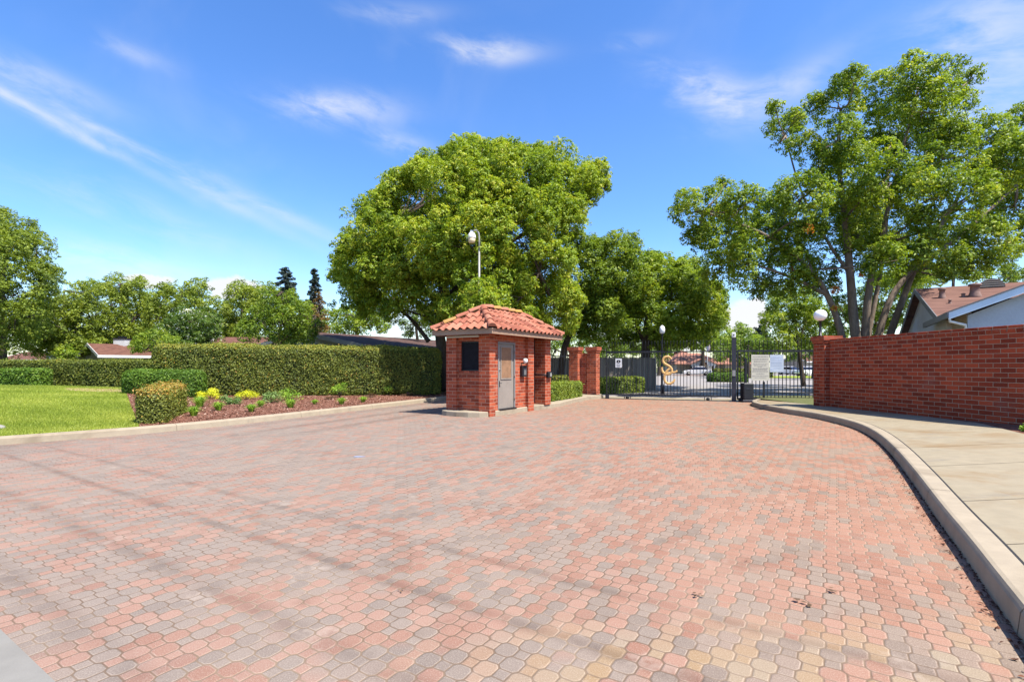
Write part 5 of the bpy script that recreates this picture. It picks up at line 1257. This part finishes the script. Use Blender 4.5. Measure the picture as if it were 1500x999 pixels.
m = MB(); m.extrude([p-D2*.008 for p in arc], D2*.006); m.build('opening', M['black'], dv)

# ================================================================== inside the gate
sheet('road_far', [(1.5, 74), (60, 74), (75, 112), (8, 112)], .002, M['road'])
sheet('red_paving', [(26, 80), (36, 80), (38, 87), (27, 87)], .010, M['redshingle'])
sheet('grass_verge', [(30, 64), (42, 62), (60, 64), (60, 78), (36, 78)], .014, M['lawn'])
sheet('grass_verge', [(8.4, 45), (11.5, 47), (11.8, 60), (7, 62), (6, 50)], .014, M['lawn'])
wf = MB(); a, b = Vector((1.6, 30.2, 0)), Vector((8.9, 31.2, 0)); u = (b-a).normalized()
wfe = empty('plank_fence', (6.5, 30.8, 0), 'weathered grey plank fence behind the yellow green hedge inside the gate', 'fence')
wf.box((a+b)/2+Vector((0, 0, 1.0)), ((b-a).length, .03, 1.9), u, Vector((-u.y, u.x, 0))); wf.build('boards', M['planks'], wfe)
for f_ in (0, .2, .4, .6, .8, 1): m = MB(); m.box(a+(b-a)*f_+Vector((0, -.05, 1.02)), (.10, .06, 2.04), u, Vector((-u.y, u.x, 0))); m.build('post', M['planks'], wfe)
m = MB(); m.box((a+b)/2+Vector((0, -.03, 1.98)), ((b-a).length+.1, .12, .05), u, Vector((-u.y, u.x, 0))); m.build('cap_rail', M['planks'], wfe)
def lamp_post(name, label, x, y, h, cat='lamp post'):
    t = empty(name, (x, y, 0), label, cat); m = MB(); m.lathe((x, y, 0), [(.10, 0), (.09, .5), (.05, .55), (.04, h-.1), (.06, h)], 10); m.build('post', M['black'], t)
    m = MB(); m.lathe((x, y, h), [(.05, 0), (.13, .05), (.15, .22), (.12, .36), (.03, .44)], 12); m.build('lantern', M['globe'], t); return t
p_ = P(970, 482, 26.5); lamp_post('lamp_post', 'slim black lamp post with white lantern rising behind the gate', p_.x, p_.y, p_.z-.25)
fp_ = P(1036, 545, 68); t = empty('flagpole', (fp_.x, fp_.y, 0), 'slender white flagpole with a furled pale flag before the clubhouse', 'flagpole')
m = MB(); m.tube([(fp_.x, fp_.y, 0), (fp_.x, fp_.y, 5.4)], [.06, .04], 8); m.lathe((fp_.x, fp_.y, 5.38), [(.01, 0), (.09, .06), (.09, .12), (.01, .18)], 10); m.build('pole', M['white'], t)
m = MB(); m.tube([(fp_.x+.10, fp_.y, 5.2), (fp_.x+.22, fp_.y, 4.6), (fp_.x+.24, fp_.y, 3.9), (fp_.x+.12, fp_.y, 3.4)], [.06, .2, .22, .05], 8); m.build('flag', plain('furled_flag', (.55, .45, .44), .8, .2), t)

cl = empty('clubhouse', (44, 105, 0), 'low clubhouse with red tile roof and arched white entrance at the road end', 'clubhouse')
Yb = 105.0
def cx(px): return (px-750)/F*Yb
x0, x1 = cx(988), cx(1118); zev, zri = 2.05, 4.55; dep = 12
m = MB(); m.box(((x0+x1)/2, Yb+dep/2, 1.0), (x1-x0-1.4, dep-1.4, 2.3)); m.build('wall', M['beige'], cl)
def hip(m, x0, x1, y0, y1, ze, zr, ins):
    v = [(x0, y0, ze), (x1, y0, ze), (x1, y1, ze), (x0, y1, ze), (x0+ins, (y0+y1)/2, zr), (x1-ins, (y0+y1)/2, zr)]
    m.add(v+[(a, b, z-.15) for a, b, z in v[:4]], [(0, 1, 5, 4), (1, 2, 5), (2, 3, 4, 5), (3, 0, 4), (0, 6, 7, 1), (1, 7, 8, 2), (2, 8, 9, 3), (3, 9, 6, 0), (9, 8, 7, 6)], tint=.62)
m = MB(); hip(m, x0, cx(1066), Yb-.6, Yb+dep, zev, zri-.1, 4.0); hip(m, x0+.3, cx(1040), Yb+1.5, Yb+dep+2, zev+.5, zri+.55, 4.0); hip(m, cx(1060), x1, Yb-.2, Yb+dep-1, zev, zri-.35, 3.5); m.build('roof', M['clubtile'], cl)
# portico
pa0, pa1 = cx(1002.5), cx(1037); pm0 = (pa0+pa1)/2; yp = Yb-4.2
mt = MB(); hw = (pa1-pa0)/2
arch = [Vector((pm0-.95, yp, 0)), Vector((pm0-.95, yp, 1.45))]+[Vector((pm0-.95*math.cos(a), yp, 1.45+.95*math.sin(a))) for a in [math.pi*k/12 for k in range(1, 12)]]+[Vector((pm0+.95, yp, 1.45)), Vector((pm0+.95, yp, 0))]
# pediment and piers as strips round the arch
top = lambda x: 1.95+1.05*(1-abs(x-pm0)/hw)
apts = [(p.x, p.z) for p in arch[1:-1]]
for (xa, za), (xb, zb_) in zip(apts, apts[1:]):
    mt.extrude([Vector((xa, yp, za)), Vector((xb, yp, zb_)), Vector((xb, yp, top(xb))), Vector((xa, yp, top(xa)))], (0, .3, 0))
for s in (-1, 1):
    xs_ = sorted((pm0+s*.95, pm0+s*hw)); mt.extrude([Vector((xs_[0], yp, 1.62)), Vector((xs_[1], yp, 1.62)), Vector((xs_[1], yp, top(xs_[1]))), Vector((xs_[0], yp, top(xs_[0])))], (0, .3, 0))
pt = mt.build('portico', M['whitewall'], cl)
for s in (-1, 1):
    for xx in (1.05, 1.45, 2.2): m = MB(); m.lathe((pm0+s*xx, yp+.15, 0), [(.16, 0), (.16, .15), (.11, .2), (.10, 1.5), (.15, 1.56), (.15, 1.62)], 10); m.build('column', M['white'], pt)
m = MB()
for s in (-1, 1): m.extrude([Vector((pm0, yp-.3, 3.12)), Vector((pm0+s*(hw+.35), yp-.3, 1.95)), Vector((pm0+s*(hw+.35), yp-.3, 1.83)), Vector((pm0, yp-.3, 2.98))], (0, 5.5, 0))
m.build('portico_roof', M['clubtile'], pt)
m = MB(); m.box((pm0, Yb+.55, 1.1), (2.0, .2, 2.2)); m.build('entrance_door', M['black'], cl)
for px in (1049, 1060): m = MB(); m.box((cx(px), Yb+.62, 1.0), (1.1, .2, 1.6)); m.build('window', M['glass'], cl)

def car(label, x, y, rot, group='parked cars'):
    t = empty('parked_car', (x, y, 0), label, 'car', group); c, s = math.cos(rot), math.sin(rot)
    X, Yv = Vector((c, s, 0)), Vector((-s, c, 0)); o = Vector((x, y, 0))
    side = [(-2.2, .35), (-2.25, .62), (-2.15, .88), (-1.2, .95), (1.0, .92), (1.95, .78), (2.2, .62), (2.2, .32)]
    m = MB(); rings = []
    for k, (yy, sc) in enumerate(((-.86, .97), (-.80, 1.0), (.80, 1.0), (.86, .97))): rings += [o+X*(a*sc)+Yv*yy+Zv*(.30+(z-.30)*(sc if k in (0, 3) else 1)) for a, z in side]
    n = len(side); m.add(rings, [(k*n+i, k*n+(i+1) % n, (k+1)*n+(i+1) % n, (k+1)*n+i) for k in range(3) for i in range(n)]+[tuple(range(n-1, -1, -1)), tuple(range(3*n, 4*n))])
    body = m.build('body', M['carwhite'], t)
    lo = [(-1.75, .94), (1.15, .91)]; hi = [(-1.1, 1.40), (.35, 1.42)]
    v = [o+X*a+Yv*w_+Zv*z for w_, r in ((-.80, lo), (-.62, hi), (.62, hi), (.80, lo)) for a, z in r]
    m = MB(); m.add(v, [(0, 1, 3, 2), (2, 3, 5, 4), (4, 5, 7, 6), (0, 2, 4, 6), (1, 7, 5, 3)]); m.build('windows', M['glass'], t)
    m = MB(); m.add([o+X*a+Yv*w_+Zv*z for a, w_, z in ((-1.14, -.64, 1.41), (.39, -.64, 1.43), (.39, .64, 1.43), (-1.14, .64, 1.41), (-1.0, -.5, 1.47), (.2, -.5, 1.48), (.2, .5, 1.48), (-1.0, .5, 1.47))], [(0, 1, 5, 4), (1, 2, 6, 5), (2, 3, 7, 6), (3, 0, 4, 7), (4, 5, 6, 7)]); m.build('roof', M['carwhite'], t)
    for a in (-1.35, 1.38):
        for w_ in (-.80, .80):
            p = o+X*a+Yv*w_+Zv*.32; m = MB(); m.tube([p-Yv*.1, p+Yv*.1], .32, 16); wh = m.build('wheel', M['rubber'], t)
            m = MB(); m.tube([p-Yv*.105, p+Yv*.105], .19, 12); m.build('rim', M['galv'], wh)
    for w_ in (-.6, .6): m = MB(); p = o+X*2.17+Yv*w_+Zv*.64; m.box(p, (.08, .35, .13), X, Yv); m.build('headlight', M['lens'], t)
    return t
p_ = P(1021, 551, 83); car('white car parked before the arched clubhouse entrance', p_.x, p_.y, math.radians(165))
p_ = P(1158, 549, 88); car('white car seen end on past the pale blue notice', p_.x, p_.y, math.radians(-70))
p_ = P(1186, 551, 78); car('white car half hidden near the end of the brick wall', p_.x, p_.y, math.radians(10))
t, rf, q = gable_house('bungalow', 'reddish brown house partly seen between trees past the parked cars', (54, 92), (1, .1), 14, 8, 2.4, 3.8, 'redshingle', 'beige', 'white', base=0, win=False)
# street light behind the booth
sx, sy = P(702, 500, 19.6).xy; t = empty('street_light', (sx, sy, 0), 'grey gooseneck street light with bell shaped head above the booth', 'street light')
zt_ = P(702, 350, 19.6).z
m = MB(); m.lathe((sx, sy, 0), [(.16, -.02), (.16, .06), (.08, .08), (.055, 2.0), (.036, 6.0)], 12)
hx = P(691, 350, 19.6).x
m.tube([(sx, sy, 5.9), (sx, sy, zt_+.05), (sx-.02, sy, zt_+.22), (sx-.10, sy, zt_+.33), (sx-.20, sy, zt_+.32), (hx+.02, sy, zt_+.26)], [.036, .036, .034, .032, .03, .03], 10); m.build('pole', M['galv'], t)
m = MB(); z = zt_+.02; m.lathe((hx, sy, z), [(.15, -.02), (.165, .02), (.15, .12), (.11, .20), (.06, .25), (.05, .31), (.01, .32)], 18); hd = m.build('lamp_head', M['white'], t)
m = MB(); m.lathe((hx, sy, z), [(.02, -.20), (.11, -.19), (.135, -.12), (.148, -.021)], 18); m.build('lens', M['lens'], hd)

# ================================================================== sky, sun, camera
w = bpy.data.worlds.new('World'); SC.world = w; w.use_nodes = True; w.node_tree.nodes.clear(); S.nt = w.node_tree
SUN_EL = 60.0; sd = Vector((.763, -.647)); rot = math.atan2(sd.x, sd.y)
sk = S.new('ShaderNodeTexSky'); sk.sky_type = 'NISHITA'; sk.sun_disc = False; sk.sun_elevation = math.radians(SUN_EL); sk.sun_rotation = rot
sk.air_density = 1.0; sk.dust_density = .6; sk.ozone_density = 1.6; sk.altitude = 0
hsv = S.new('ShaderNodeHueSaturation'); hsv.inputs['Saturation'].default_value = 1.30; hsv.inputs['Value'].default_value = 1.68; hsv.inputs['Hue'].default_value = .510; S.put(hsv.inputs['Color'], sk.outputs[0])
sky = S(hsv.outputs[0])
tc = S.new('ShaderNodeTexCoord'); dirv = S(tc.outputs['Generated']); x, y, z = sep(dirv)
S.put(hsv.inputs['Saturation'], sstep(z, .0, .45, 1.42, 1.30))
az = S.m('ARCTAN2', x, y); el = S.m('ARCSINE', z)
n_a = noise(vec(az*1.0, el*1.0), 4.0, 4, .55, .5); n_b = noise(vec(az*1.3-el*.5+3.0, el*4.0+az*.9), 7.5, 6, .62, .35); n_c = noise(vec(az, el+5.0), 22.0, 5, .6, .3)
def azel(px, py):
    a = math.atan2(px-750, F); return a, math.atan((HZ-py)/F*math.cos(a))
tot = None
for px, py, sxp, syp, ang, amp, kind in [(512, 163, 82, 24, -4, .62, 'w'), (722, 76, 72, 17, 2, .68, 'w'), (1050, 138, 80, 32, 22, .60, 'w'), (1150, 125, 110, 26, -16, .34, 'w'), (70, 118, 100, 20, 8, .36, 'w'),
        (110, 195, 170, 10, 22, .50, 'w'), (260, 255, 190, 12, 22, .42, 'w'), (400, 305, 130, 12, 20, .32, 'w'), (590, 214, 46, 17, 6, .42, 'w'), (600, 20, 70, 16, -4, .22, 'w'), (1465, 70, 150, 110, -20, .50, 'w'), (1440, 170, 90, 60, -30, .42, 'w'), (160, 385, 170, 26, 3, .42, 'w'), (930, 60, 40, 12, 0, .2, 'w'), (200, 75, 50, 14, 5, .22, 'w'), (240, 330, 160, 30, 10, .22, 'w'),
        (345, 425, 52, 22, 0, 1.15, 'c'), (215, 412, 40, 10, 0, .9, 'c'), (1095, 466, 48, 26, 0, 1.25, 'c'), (1440, 450, 60, 20, 0, .9, 'c'), (590, 470, 60, 30, 0, .5, 'c'), (900, 490, 60, 16, 0, .8, 'c'), (1020, 505, 60, 14, 0, .9, 'c')]:
    a0, e0 = azel(px, py); a1, _ = azel(px+sxp, py); _, e1 = azel(px, py-syp); sa, se = abs(a1-a0), abs(e1-e0); c_, s_ = math.cos(math.radians(ang)), math.sin(math.radians(ang))
    da = az-a0; de = el-e0; u_ = (da*c_-de*s_)/sa; v_ = (da*s_+de*c_)/se
    if kind == 'w':
        u_ = u_+(n_b-.5)*1.4; v_ = v_+(n_a-.5)*2.6
        q = S.m('EXPONENT', (u_*u_+v_*v_)*-1.1)*sstep(n_b*.6+n_a*.4, .30, .66)*amp*1.25
    else:
        u_ = u_+(n_c-.5)*1.6; v_ = v_+(n_c-.5)*2.2
        q = sstep(u_*u_+v_*v_, 1.15, .35)*amp*.85
    tot = q if tot is None else tot+q
veil = sstep(n_a, .45, .8)*.08+sstep(el, .22, .0)*.14
tot = S.m('MINIMUM', tot+veil, .97)
SKY = .082
cc = mix(tot, sky, (5.6, 5.65, 5.8))
bg = S.new('ShaderNodeBackground'); S.put(bg.inputs[0], cc); bg.inputs[1].default_value = SKY
out = S.new('ShaderNodeOutputWorld'); S.nt.links.new(bg.outputs[0], out.inputs[0])
sl = bpy.data.lights.new('sun', 'SUN'); sl.energy = 5.0; sl.angle = math.radians(.53); sl.color = (1.0, .945, .85)
so_ = bpy.data.objects.new('sun', sl); COL.objects.link(so_)
e_ = math.radians(SUN_EL); sv = Vector((sd.x*math.cos(e_), sd.y*math.cos(e_), math.sin(e_))); so_.rotation_euler = sv.to_track_quat('Z', 'Y').to_euler(); so_.location = sv*60
cam = bpy.data.cameras.new('camera'); co = bpy.data.objects.new('camera', cam); COL.objects.link(co)
co.location = (0, 0, CAMZ); co.rotation_euler = (math.radians(90), 0, 0); cam.sensor_width = 36; cam.lens = 36*F/1500; cam.shift_y = (HZ-499.5)/1500
cam.clip_end = 3000; cam.clip_start = .05; SC.camera = co
SC.view_settings.view_transform = 'Standard'; SC.view_settings.look = 'None'; SC.view_settings.gamma = 1; SC.view_settings.exposure = 1.08
SC.view_settings.use_curve_mapping = False
SC.render.engine = 'CYCLES'; SC.cycles.max_bounces = 6; SC.cycles.diffuse_bounces = 3; SC.cycles.transparent_max_bounces = 4
SC.cycles.use_denoising = True
